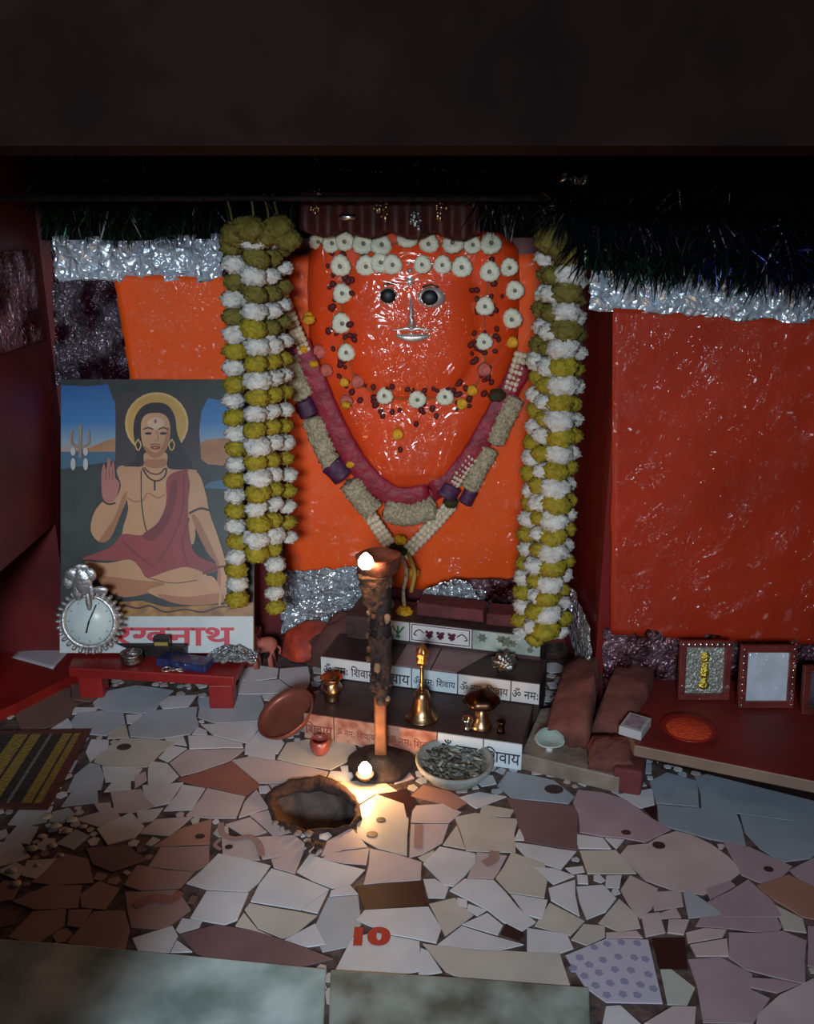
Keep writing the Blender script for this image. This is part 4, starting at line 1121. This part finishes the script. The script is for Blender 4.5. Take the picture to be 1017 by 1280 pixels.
for ang, ln, w in ((65, .62, .004), (-105, .42, .005)):
    g = G(); g.box((cr * ln / 2, 0, .006), (cr * ln, w, .001), 0, TM @ Matrix.Rotation(math.radians(ang), 4, 'Z')); g.build('hand', mat('hand_black', (30, 30, 32), .4), clock)
g = G()
oc = at(103, 726, 2.55)
for dx, dz, r, s in ((0, 0, .030, (1, .4, 1.5)), (-.03, .02, .022, (1, .4, 1)), (.025, .02, .020, (1, .4, 1.1)), (-.02, -.03, .022, (.7, .4, 1.6)), (.022, -.035, .016, (.6, .4, 1.8)), (.05, -.03, .018, (1.4, .4, .7)), (-.045, -.005, .016, (1, .4, 1.3)), (0, .045, .016, (1.5, .4, .7)), (.01, -.07, .013, (.6, .4, 2.2))):
    g.sphere(oc + Vector((dx, 0, dz)), r, 14, 9, 0, s, lambda d, a, ph: 1 + .2 * noise.noise(d * 6))
g.build('ornament', MATS['clock_silver'], clock)
# paper slip
P = [fl(15, 822, .038), fl(66, 836, .038), fl(94, 806, .038), fl(40, 793, .038)]
g = G(); g.grid(lambda u, v: bilerp(P, u, v) + Vector((0, 0, .008 * math.sin(u * 3) * v)), 10, 8)
tag(g.build('paper_slip', mat('grey_paper', (178, 166, 172), .7, var=.08, vscale=8), origin=P[0], solid=.0012), 'pale grey paper slip lying beside the clock', 'paper')
def bench_box(name, px, py, w, d, h, rot, m, label, cat, z=bz, mats=None):
    c = fl(px, py, z); g = G(); g.box((0, 0, h / 2), (w, d, h), 0, Matrix.Translation(c) @ Matrix.Rotation(math.radians(rot), 4, 'Z'))
    return tag(g.build(name, m, origin=c, bevel=.003, smooth=False), label, cat)
dark_box = mat('dark_box', (38, 34, 36), .4, var=.3, vscale=30); blue_p = mat('blue_pack', (40, 54, 104), .3, col2=(24, 30, 60), vscale=30, coat=.5)
c = on_bench(165, 828); g = G(); g.lathe([(0, 0), (.032, 0), (.036, .012), (.034, .03), (.036, .034), (.030, .034), (.028, .01), (0, .008)], 28, 0, Matrix.Translation(c))
tag(g.build('tin_bowl', silver_o, origin=c), 'small dull tin bowl right of the clock', 'bowl')
bench_box('incense_box', 192, 818, .23, .04, .042, -8, dark_box, 'long dark incense box lying in front of the picture caption', 'box')
ib = thing('matchbox', 'small black box with a yellow band standing on the incense box', 'box', fl(203, 811, bz + .042))
g = G(); c = fl(203, 811, bz + .042); g.box(c + Vector((0, 0, .022)), (.05, .02, .044)); g.build('box_body', dark_box, ib, bevel=.002, smooth=False)
g = G(); g.box(c + Vector((0, -.0105, .022)), (.042, .001, .012)); g.build('label_band', mat('yellow_band', (150, 128, 60), .5), ib, smooth=False)
bench_box('blue_packet', 232, 832, .17, .06, .026, -16, blue_p, 'glossy dark blue packet lying before the caption', 'packet')
pk = mat('pale_packet', (176, 190, 196), .18, .2, var=.25, vscale=24, coat=.6)
c = on_bench(246, 814); g = G(); PMx = Matrix.Translation(c) @ Matrix.Rotation(-.12, 4, 'Z') @ Matrix.Rotation(-.2, 4, 'X')
g.grid(lambda u, v: PMx @ Vector(((u - .5) * .105, -.016 * (1 - (2 * u - 1) ** 2) * (1 - (2 * v - 1) ** 2) + .003 * math.sin(u * 13 + v * 5), .004 + v * .085)), 16, 12)
g.grid(lambda u, v: PMx @ Vector(((.5 - u) * .105, .012 * (1 - (2 * u - 1) ** 2) * (1 - (2 * v - 1) ** 2), .004 + v * .085)), 16, 12)
tag(g.build('plastic_packet', pk, origin=c), 'shiny pale packet standing against the white caption', 'packet')
c = on_bench(290, 825); g = G()
def crumple(u, v):
    a = (u - .5) * .16; b = (v - .5) * .08; return c + Vector((a, b, .012 + .036 * (1 - (2 * u - 1) ** 2) * (1 - (2 * v - 1) ** 2) + .012 * nz((u * 7, v * 7, 2), 1)))
g.grid(crumple, 20, 14); tag(g.build('crumpled_wrapper', foil_mat('wrapper_foil', (190, 200, 205), .2, 40), origin=c, solid=.003), 'crumpled clear wrapper at the right end of the bench', 'wrapper')
kr = thing('key_ring', 'pale key ring with two keys near the bench front edge', 'keys', on_bench(216, 838))
c = on_bench(208, 838) + Vector((0, 0, .004)); key_m = mat('key_metal', (208, 200, 190), .3, .8)
g = G(); g.tube([c + Vector((.014 * math.cos(t), .014 * math.sin(t), 0)) for t in [k * PI / 10 for k in range(21)]], .0025, 8, cap=False); g.build('ring', key_m, kr)
for dx, dy in ((.05, .004), (.055, -.014)):
    g = G(); a = c + Vector((.012, 0, 0)); b = c + Vector((dx, dy, 0)); g.tube([a, b], .0035, 8, flat=.5); g.sphere(a + (b - a) * .2, .009, 12, 8, 0, (1, 1, .3)); g.build('key', key_m, kr)
# pink clay animal figurine
fp = fl(330, 832, FT)
fig = thing('clay_figurine', 'small pink clay animal figurine standing between board and mound', 'figurine', fp)
pinkc = mat('pink_clay', (190, 104, 88), .75, var=.2, vscale=20, bump=.3)
g = G(); sx = .9
g.tube(spline([fp + Vector((.035, .02, .06)), fp + Vector((.015, .01, .075)), fp + Vector((-.015, -.005, .078)), fp + Vector((-.03, -.012, .10)), fp + Vector((-.038, -.02, .118)), fp + Vector((-.05, -.034, .104))], 5), [.016, .022, .025, .026, .027, .027, .026, .026, .026, .026, .025, .023, .021, .019, .018, .018, .018, .019, .02, .019, .018, .016, .014, .012, .011, .009], 14)
for dx, dy in ((-.022, -.02), (-.018, .012), (.026, -.004), (.030, .028)):
    g.tube([fp + Vector((dx, dy, .06)), fp + Vector((dx - .002, dy - .002, .03)), fp + Vector((dx, dy, 0))], [.013, .010, .011], 10)
for s in (-1, 1): g.sphere(fp + Vector((-.032 + s * .010, -.008 + s * .006, .138)), .009, 8, 6, 0, (.7, .5, 1.3))
g.build('body', pinkc, fig)
g = G(); g.tube(spline([fp + Vector((.037, .022, .068)), fp + Vector((.052, .03, .05)), fp + Vector((.05, .03, .03))], 5), .004, 8); g.build('tail', pinkc, fig)

# ------------------------------------------------------------------ striped mat
q0, q1, q2, q3 = fl(-116, 918, FT), fl(114, 914, FT), fl(60, 1013, FT), fl(-205, 1010, FT)
mt = thing('striped_mat', 'striped brown and mustard mat on the floor at far left', 'mat', (q0 + q2) / 2)
g = G(); stripes = [(.0, .08, 3), (.08, .20, 1), (.20, .23, 0), (.23, .37, 1), (.37, .40, 0), (.40, .5, 1), (.5, .53, 0), (.53, .63, 1), (.63, .66, 0), (.66, .70, 1), (.70, .72, 0), (.72, .735, 2), (.735, .80, 0), (.80, .865, 1), (.865, .885, 0), (.885, .925, 1), (.925, 1, 3)]
stripes = [(.0, .04, 3), (.04, .10, 0), (.10, .15, 1), (.15, .165, 0), (.165, .21, 1), (.21, .27, 0), (.27, .285, 2), (.285, .34, 0), (.34, .385, 1), (.385, .4, 0), (.4, .445, 1), (.445, .6, 0), (.6, .675, 1), (.675, .69, 0), (.69, .745, 1), (.745, .79, 0), (.79, .806, 2), (.806, .862, 0), (.862, .91, 1), (.91, .922, 0), (.922, .956, 1), (.956, 1, 3)]
def mp(u, v): return bilerp([q0, q1, q2, q3], u, v)
for a, b, m in stripes:
    for v0, v1, mm in ((0, .06, 3), (.06, .95, m), (.95, 1, 3)):
        N = 6
        for k in range(N):
            w0, w1 = v0 + (v1 - v0) * k / N, v0 + (v1 - v0) * (k + 1) / N
            g.poly([mp(a, w0) + Vector((0, 0, .008)), mp(a, w1) + Vector((0, 0, .008)), mp(b, w1) + Vector((0, 0, .008)), mp(b, w0) + Vector((0, 0, .008))], mm)
weave = dict(rough=.9, bump=.6, bscale=120)
g.build('weave', [mat('mat_dark', (54, 40, 38), var=.2, vscale=80, **weave), mat('mat_mustard', (140, 112, 48), var=.2, vscale=80, **weave), mat('mat_grey', (116, 104, 98), **weave), mat('mat_border', (92, 44, 36), var=.2, vscale=80, **weave)], mt, smooth=False, solid=.007)

# ------------------------------------------------------------------ fire pit
ctr = sum(holeW, Vector((0, 0, 0))) / len(holeW)
pit = thing('fire_pit', 'broken round fire pit in the floor with dark ash', 'fire pit', (ctr.x, ctr.y, -.09))
g = G(); nH = len(holeW)
rings = [(1.0, .001), (.97, -.03), (.85, -.06), (.5, -.075), (.0, -.08)]
vs = []
for sc, z in rings:
    for k, p in enumerate(holeW):
        vs.append(Vector((ctr.x + (p.x - ctr.x) * sc, ctr.y + (p.y - ctr.y) * sc, z + .008 * nz((k * .7, sc * 5, 1)) * (sc < 1))))
fs = [(r * nH + k, r * nH + (k + 1) % nH, (r + 1) * nH + (k + 1) % nH, (r + 1) * nH + k) for r in range(len(rings) - 1) for k in range(nH)]
g.add(vs, [f[::-1] for f in fs]); g.build('bowl', mat('ash', (96, 80, 74), .95, col2=(50, 40, 38), vscale=18, bump=.8, bscale=40), pit)
char_m = mat('charred_rim', (62, 40, 34), .95, var=.5, vscale=30, bump=.9, bscale=50)
g = G(); RR = []
for k, p in enumerate(holeW):
    up = max(0, (p.y - ctr.y) / .1)
    RR.append(.006 + .012 * up + .010 * abs(nz((k * 1.7, 3.1, 0))))
P = [Vector((p.x + .01 * nz((k * 1.3, 0, 5)), p.y + .01 * nz((k * 1.1, 7, 5)), .001)) for k, p in enumerate(holeW)]
g.tube(P + P[:1], RR + RR[:1], 9, cap=False)
for q in g.v: q += Vector((nz(q, 60), nz(q, 60, 3), nz(q, 60, 5))) * .006
g.build('charred_rim', char_m, pit)
for k, (x, y) in enumerate(((344, 1030), (352, 1036), (360, 1040), (372, 1043), (386, 1044), (398, 1060), (392, 1066), (386, 1058))):
    p = fl(x, y, FT); g = G(); s = random.uniform(.006, .011)
    g.sphere((p.x, p.y, FT + s * .45), s, 10, 7, 0, (1.1, 1, .6), lambda d, a, ph, k=k: 1 + .4 * noise.noise(d * 2.5 + Vector((k, 9, 0))))
    tag(g.build('rubble_piece', mat('rubble', (150, 124, 110), .9, var=.4, vscale=30) if k < 5 else char_m, origin=p), 'small pale rubble lump at the front rim of the fire pit' if k < 5 else 'dark charred lump on the floor below the fire pit', 'rubble', 'rubble at the pit rim' if k < 5 else 'charred lumps below the pit')
for k, (x, y) in enumerate(((58, 1022), (70, 1034), (52, 1046), (66, 1058), (84, 1040), (90, 1026), (40, 1062), (104, 1034), (76, 1070), (14, 1090), (20, 1106), (46, 1082))):
    p = fl(x, y, FT); g = G(); s = random.uniform(.006, .012)
    g.sphere((p.x, p.y, FT + s * .3), s, 9, 6, 0, (1.3, 1, .45), lambda d, a, ph, k=k: 1 + .5 * noise.noise(d * 2 + Vector((k, 3, 0))))
    tag(g.build('plaster_chip', mat('chip_white', (196, 186, 176), .85, var=.2, vscale=30), origin=p), 'loose whitish plaster chip on the broken floor near the mat', 'chip', 'plaster chips by the mat')

# ------------------------------------------------------------------ oil lamp stand with two flames
sp = fl(476, 957); SX, SY = sp.x, sp.y
st = thing('lamp_stand', 'tall crusted oil lamp stand with an upper and a lower flame', 'lamp stand', (SX, SY, FT))
T = Matrix.Translation((SX, SY, FT))
g = G(); g.lathe([(0, 0), (.092, 0), (.094, .004), (.086, .012), (.045, .020), (.034, .034), (.024, .04), (0, .04)], 36, 0, T, lambda a, r, z: 1 + .05 * math.sin(5 * a) + .04 * math.sin(3 * a + 1)); g.build('base', mat('base_soot', (46, 34, 32), .75, var=.4, vscale=30, bump=.5), st)
hz = at(476, 694, SY).z
g = G(); g.box((0, 0, .04 + .09), (.034, .03, .19), 0, T); g.build('pole_foot', mat('tarnished_brass', (104, 66, 48), .55, .5, var=.4, vscale=30), st, bevel=.005, smooth=False)
def crusty(z0, z1, r0, r1, m, name, ox=0, amp=.25, seed=0, fl_=1):
    g = G(); n = 26; P = []; 
    prof = []
    for k in range(n + 1):
        t = k / n; prof.append((r0 + (r1 - r0) * t, z0 + (z1 - z0) * t))
    prof = [(0.0005, z0)] + prof + [(.0005, z1)]
    g.lathe(prof, 24, 0, Matrix.Translation((SX + ox, SY, 0)), lambda a, r, z: 1 + amp * (nz((math.cos(a) * 1.5, math.sin(a) * 1.5, z * 30 + seed), 1.3) + .6 * nz((math.cos(a) * 3, math.sin(a) * 3, z * 70 + seed), 1.3)))
    return g.build(name, m, st)
crusty(.20, hz - .02, .022, .030, iron, 'pole', .004, .18)
crusty(.24, .40, .026, .030, mat('burnt_crust', (54, 36, 32), .85, var=.5, vscale=40, bump=.9, bscale=80), 'wax_crust', .002, .3, 5)
crusty(hz - .15, hz - .045, .026, .046, crust, 'wax_crust', -.010, .35, 9)
random.seed(5)
g = G()
for k in range(60):
    a = random.uniform(0, 6.28); z = random.uniform(.22, hz - .06); r = random.uniform(.026, .036)
    p = Vector((SX + r * math.cos(a), SY + r * math.sin(a), z)); s = random.uniform(.004, .010)
    g.sphere(p, s, 8, 6, random.choice((0, 1, 1, 1, 2)), (1, 1, random.uniform(.6, 1.8)), lambda d, a, ph, k=k: 1 + .5 * noise.noise(d * 2 + Vector((k, 0, 0))))
dfl = g.build('dried_flowers', [crust, mat('dried_dark', (44, 30, 28), .9), mat('dried_pale', (128, 104, 84), .9)], st); dfl['kind'] = 'stuff'
g = G(); g.lathe([(0, hz - .055), (.036, hz - .055), (.052, hz - .035), (.058, hz), (.052, hz + .002), (.044, hz - .012), (0, hz - .016)], 32, 0, Matrix.Translation((SX, SY, 0)), lambda a, r, z: 1 + .05 * math.sin(4 * a + 1)); g.build('oil_cup', mat('cup_metal', (110, 62, 48), .5, .4, var=.4, vscale=25, bump=.4), st)
flame_m = bpy.data.materials.new('flame'); flame_m.use_nodes = True
nt = flame_m.node_tree; nt.nodes.clear(); em = nt.nodes.new('ShaderNodeEmission'); mo = nt.nodes.new('ShaderNodeOutputMaterial')
em.inputs[0].default_value = (1, .62, .25, 1); em.inputs[1].default_value = 14; nt.links.new(em.outputs[0], mo.inputs[0])
core_m = flame_m.copy(); core_m.node_tree.nodes['Emission'].inputs[0].default_value = (1, .8, .5, 1); core_m.node_tree.nodes['Emission'].inputs[1].default_value = 40
def flame(px, py, Y, h, parent, pw):
    p = at(px, py, Y); g = G()
    prof = [(0, -.5), (.26, -.43), (.42, -.2), (.42, 0), (.30, .22), (.12, .42), (0, .5)]
    g.lathe([(r * h, z * h) for r, z in prof], 20, 0, Matrix.Translation(p)); f = g.build('flame', core_m, parent)
    g = G(); g.tube([p + Vector((.0, .002, -h * .75)), p + Vector((0, 0, -h * .35))], .002, 6); g.build('wick', black, parent)
    ld = bpy.data.lights.new('flame_light', 'POINT'); ld.energy = pw; ld.color = (1, .48, .16); ld.shadow_soft_size = .014
    lo = bpy.data.objects.new('flame_light', ld); C.objects.link(lo); lo.location = p + Vector((0, -.0, .0)); lo.location += Vector((0, -.022, .004))
    return f
flame(457, 701, SY - .060, .046, st, 1.9)
g = G(); lc_ = at(456, 972, SY - .090); g.lathe([(0, 0), (.018, 0), (.026, .012), (.023, .014), (.014, .006), (0, .005)], 24, 0, Matrix.Translation((lc_.x, lc_.y, FT + .02))); g.build('lamp_dish', mat('clay_dark', (70, 46, 40), .8), st)
flame(456, 960, SY - .092, .042, st, 2.6)

# ------------------------------------------------------------------ small things on and around the altar
def lathe_thing(name, px, py, z, prof, m, label, cat, n=32, wob=None, rot=None):
    c = fl(px, py, z); g = G(); M = Matrix.Translation(c)
    if rot: M = M @ rot
    g.lathe(prof, n, 0, M, wob); return tag(g.build(name, m, origin=c), label, cat)
# tall hand bell
bc = fl(527, 896, H1); bell = thing('hand_bell', 'tall brass hand bell with a carved knob on the lower altar step', 'bell', bc)
T = Matrix.Translation(bc)
g = G(); g.lathe([(.0, .084), (.012, .086), (.020, .08), (.024, .066), (.028, .04), (.036, .016), (.047, .002), (.049, 0), (.043, .002), (.030, .03), (.02, .066), (0, .07)], 40, 0, T); g.build('bell_body', brass, bell)
g = G(); g.lathe([(.0, .082), (.008, .084), (.006, .10), (.008, .106), (.006, .112), (.006, .16), (.009, .166), (.006, .172), (0, .172)], 20, 0, T); g.build('handle', brass, bell)
g = G(); g.lathe([(0, .168), (.012, .17), (.018, .18), (.013, .190), (.019, .20), (.018, .212), (.010, .222), (.004, .232), (0, .234)], 24, 0, T, lambda a, r, z: 1 + .12 * math.cos(5 * a)); g.build('knob', mat('brass_flame_lit', (226, 150, 90), .28, .9), bell)  # brass tinted orange: lamp glow put into the knob colour
# lamp with wide round top
bc = fl(601, 908, H1); lm = thing('brass_lamp', 'dark brass lamp with a wide rounded top on the lower step', 'lamp', bc); T = Matrix.Translation(bc)
g = G(); g.lathe([(0, 0), (.032, 0), (.034, .004), (.028, .012), (.022, .03), (.018, .05), (.010, .062), (0, .062)], 32, 0, T); g.build('foot', brass, lm)
g = G(); g.lathe([(0, .06), (.012, .062), (.036, .068), (.050, .079), (.051, .086), (.046, .096), (.034, .105), (.016, .111), (.006, .118), (0, .119)], 32, 0, T, lambda a, r, z: 1 + .05 * math.cos(6 * a)); g.build('lamp_bowl', brass_d, lm)
lathe_thing('brass_pot', 415, 874, H1, [(0, 0), (.022, 0), (.024, .004), (.02, .01), (.030, .026), (.032, .042), (.024, .056), (.022, .062), (.034, .074), (.032, .076), (.018, .064), (0, .06)], brass, 'little brass water pot on the left of the lower step', 'pot')
lathe_thing('silver_cup', 584, 912, H1, [(0, 0), (.012, 0), (.010, .006), (.008, .014), (.015, .03), (.016, .036), (.012, .034), (0, .02)], silver, 'tiny silver cup left of the wide-topped brass lamp', 'cup')
lathe_thing('brass_cup', 626, 915, H1, [(0, 0), (.012, 0), (.010, .008), (.008, .02), (.013, .032), (.012, .036), (0, .02)], brass_d, 'tiny dark cup right of the wide-topped brass lamp', 'cup')
# silver shell ornament
sc_ = fl(632, 841, H2); sh = G()
for k in range(5):
    a0 = k / 5
    R_ = .036 * (1 - .17 * k)
    sh.sphere(sc_ + Vector((.003 * k - .006, -.010 * k, .034 + .001 * k)), R_, 30, 18, 0, (1.05, .55, .95), lambda d, a, ph, k=k: 1 + .13 * math.cos(9 * math.atan2(d.z, d.x) + k * 1.2))
tag(sh.build('silver_shell', silver_o, origin=sc_), 'silver shell-shaped ornament at the right end of the middle step', 'ornament')
# copper plate leaning on the altar end
pc = at(361, 898, 2.36)
g = G(); R = px2m(39, pc)
toC = (CAM - pc).normalized(); mj = (Rv * .79 + Uv * .61); mi = (Rv * -.61 + Uv * .79)
nrm = (toC * .62 + (mi - toC * mi.dot(toC)).normalized() * .78).normalized()
xax = (mj - nrm * mj.dot(nrm)).normalized(); yax = nrm.cross(xax)
PM = Matrix(((xax.x, yax.x, nrm.x, pc.x), (xax.y, yax.y, nrm.y, pc.y), (xax.z, yax.z, nrm.z, pc.z), (0, 0, 0, 1)))
g.lathe([(0, 0), (R * .86, 0), (R * .93, .008), (R, .022), (R * .985, .026), (R * .9, .012), (R * .82, .006), (0, .005)], 48, 0, PM)
zm = min(p.z for p in g.v)
for p in g.v: p.z += FT - zm if zm < FT else 0
tag(g.build('copper_plate', copper, origin=(pc.x, pc.y, FT)), 'round copper plate propped against the left end of the altar', 'plate')
# little red cup
lathe_thing('clay_cup', 400, 941, FT, [(0, 0), (.018, 0), (.026, .012), (.030, .03), (.027, .044), (.022, .046), (.024, .03), (.018, .010), (0, .008)], mat('red_clay', (150, 70, 62), .35, var=.3, vscale=20, coat=.4), 'small red clay cup in front of the copper plate', 'cup')
# stone dish with ash and petals
dc = fl(568, 974); dc = Vector((dc.x, dc.y + .012, FT)); R = px2m(49, dc)
dish = thing('stone_dish', 'wide grey stone dish of ash and dried petals before the altar', 'dish', dc); T = Matrix.Translation(dc)
g = G(); g.lathe([(0, 0), (R * .62, 0), (R * .72, .006), (R * .96, .038), (R, .050), (R * .97, .056), (R * .90, .052), (R * .82, .038), (R * .4, .032), (0, .032)], 48, 0, T); g.build('dish_body', mat('grey_stone', (142, 146, 142), .7, var=.25, vscale=18, bump=.5), dish)
g = G(); random.seed(3)
for k in range(150):
    a = random.uniform(0, 6.28); r = R * .82 * random.uniform(0, 1) ** .5
    p = dc + Vector((r * math.cos(a), r * math.sin(a), .038 + random.uniform(0, .008)))
    g.sphere((0, 0, 0), 1, 7, 5, random.choice((0, 0, 0, 1, 2)), (1, 1, 1), None, Matrix.Translation(p) @ Matrix.Rotation(random.uniform(0, 6), 4, 'Z') @ Matrix.Rotation(random.uniform(-.5, .5), 4, 'Y') @ Matrix.Diagonal((random.uniform(.006, .018), random.uniform(.003, .006), .003, 1)))
o = g.build('dried_petals', [mat('ash_grey', (110, 112, 104), .9, var=.4, vscale=60), mat('ash_dark', (56, 56, 52), .9), mat('ash_light', (164, 166, 158), .9)], dish); o['kind'] = 'stuff'
# pale leaf-shaped dish and stub on the kerb
kc = fl(686, 938, .05); lf = thing('leaf_dish', 'pale green leaf-shaped dish tilted on the kerb beside the stones', 'dish', kc)
g = G(); MM = Matrix.Translation(kc + Vector((0, 0, .026))) @ Matrix.Rotation(math.radians(10), 4, 'X')
g.lathe([(0, .0), (.02, .001), (.036, .006), (.043, .013), (.041, .015), (.03, .008), (0, .004)], 32, 0, MM, lambda a, r, z: (1 + .07 * math.cos(3 * a + PI / 2)) * (1.0 if math.sin(a) > 0 else .92)); g.build('bowl', mat('pale_celadon', (168, 190, 184), .4, var=.08), lf)
g = G(); g.lathe([(0, 0), (.011, 0), (.010, .012), (.006, .018), (0, .018)], 16, 0, Matrix.Translation(kc)); g.build('foot', mat('white_clay', (210, 206, 198), .5), lf)
# matchbox on the ledge corner
mc = fl(793, 913, zt); mb_ = thing('matchbox', 'white matchbox with a grey label on the corner of the right ledge', 'box', mc)
MM = Matrix.Translation(mc) @ Matrix.Rotation(math.radians(-32), 4, 'Z')
g = G(); g.box((0, 0, .013), (.062, .085, .026), 0, MM); g.build('sleeve', mat('matchbox_white', (176, 176, 180), .5), mb_, bevel=.002, smooth=False)
g = G(); g.box((0, 0, .0264), (.046, .066, .001), 0, MM); g.build('label_patch', mat('label_grey', (120, 112, 122), .5, col2=(160, 150, 156), vscale=40), mb_, smooth=False)
# vermilion powder in a shallow saucer
vc = fl(860, 914, zt); vp = thing('vermilion_saucer', 'shallow red saucer of orange powder on the right ledge', 'saucer', vc); T = Matrix.Translation(vc)
g = G(); g.lathe([(0, 0), (.06, 0), (.074, .012), (.072, .014), (.058, .006), (0, .004)], 36, 0, T); g.build('saucer', redpaint, vp)
g = G(); g.lathe([(0, .018), (.02, .016), (.045, .010), (.062, .006)], 36, 0, T, lambda a, r, z: 1 + .1 * nz((math.cos(a) * 2, math.sin(a) * 2, r * 60))); g.build('powder', mat('orange_powder', (216, 70, 26), .95, bump=.8, bscale=120), vp)
# framed pictures leaning on the right wall
def frame(label, px0, px1, pyt, pyb, tilt, fm, pm2, kind):
    bl, br = fl(px0, pyb, zt), fl(px1, pyb, zt); c = (bl + br) / 2; w = (br - bl).length; Y = c.y
    h = at((px0 + px1) / 2, pyt, Y + .03).z - zt; h /= math.cos(tilt)
    t = thing('framed_picture', label, 'picture', c, 'framed pictures on the right ledge')
    M = Matrix.Translation(c) @ Matrix.Rotation(-tilt, 4, 'X'); bw = w * .13
    g = G()
    for cx_, cz_, ww, hh in ((0, bw / 2, w, bw), (0, h - bw / 2, w, bw), (-w / 2 + bw / 2, h / 2, bw, h - 2 * bw), (w / 2 - bw / 2, h / 2, bw, h - 2 * bw)):
        g.box((cx_, 0, cz_), (ww, .018, hh), 0, M)
    g.build('frame', fm, t, bevel=.002, smooth=False)
    g = G(); g.box((0, .002, h / 2), (w - 2 * bw + .002, .006, h - 2 * bw + .002), 0, M); g.build('print', pm2, t, smooth=False)
    if kind == 'gold':
        g = G()
        for z_, r, s in ((.72, .017, 1), (.58, .013, 1.3), (.46, .018, 1.2), (.34, .013, 1.2), (.25, .02, .7)):
            g.sphere((0, 0, 0), r, 12, 8, 0, (.8, .25, s), None, M @ Matrix.Translation((0, -.003, h * z_)))
        g.build('gold_figure', mat('gold_relief', (220, 196, 84), .28, 1, bump=.6, bscale=160), t)
        for k in range(9):
            g = G(); g.sphere((0, 0, 0), .006, 8, 6, 0, (1, .6, 1), None, M @ Matrix.Translation((-w / 2 + w * (k + .5) / 9, -.011, h - bw * .5))); g.build('trim_bead', silver, t)
    elif kind == 'glass':
        for k in range(9):
            for s in (-1, 1):
                g = G(); g.sphere((0, 0, 0), .004, 8, 6, 0, (1, .6, 1), None, M @ Matrix.Translation((s * (w / 2 - bw * .4), -.010, h * (k + .5) / 9))); g.build('trim_bead', silver, t)
    return t
fr_m = mat('red_frame', (112, 40, 36), .4, var=.3, vscale=20, coat=.4)
frame('red framed picture with a gold figure on silver, leftmost of the framed pictures', 846, 910, 800, 874, .16, fr_m, foil_mat('print_silver', (186, 190, 180), .35, 50, .5), 'gold')
frame('red framed picture with pale reflection painted on the glass, beside the gold figure', 921, 990, 806, 884, .16, fr_m, mat('glass_reflection', (222, 228, 240), .25, .2, var=.15, vscale=16, coat=.6), 'glass')  # pale base colour stands for light reflected off the glass
frame('dark framed picture cut by the right edge', 1000, 1065, 830, 892, .16, fr_m, mat('dim_print', (120, 112, 124), .35, .3, col2=(70, 60, 70), vscale=18), 'dim')

# ------------------------------------------------------------------ light
def area(name, loc, target, sx, sy, e, col):
    d = bpy.data.lights.new(name, 'AREA'); d.shape = 'RECTANGLE'; d.size = sx; d.size_y = sy; d.energy = e; d.color = col
    o = bpy.data.objects.new(name, d); C.objects.link(o); o.location = loc
    o.rotation_euler = (Vector(target) - Vector(loc)).to_track_quat('-Z', 'Y').to_euler(); return o
area('daylight_from_doorway', (-.25, -1.6, 1.80), (-.4, 2.2, .5), .5, .45, 27, (.76, .89, 1.0)).data.spread = math.radians(84)
w = bpy.data.worlds.new('World'); SC.world = w; w.use_nodes = True
w.node_tree.nodes['Background'].inputs[0].default_value = (.6, .65, .8, 1); w.node_tree.nodes['Background'].inputs[1].default_value = .03
vs_ = SC.view_settings; vs_.view_transform = 'Standard'; vs_.look = 'None'; vs_.gamma = 1; vs_.use_curve_mapping = False; vs_.exposure = 0
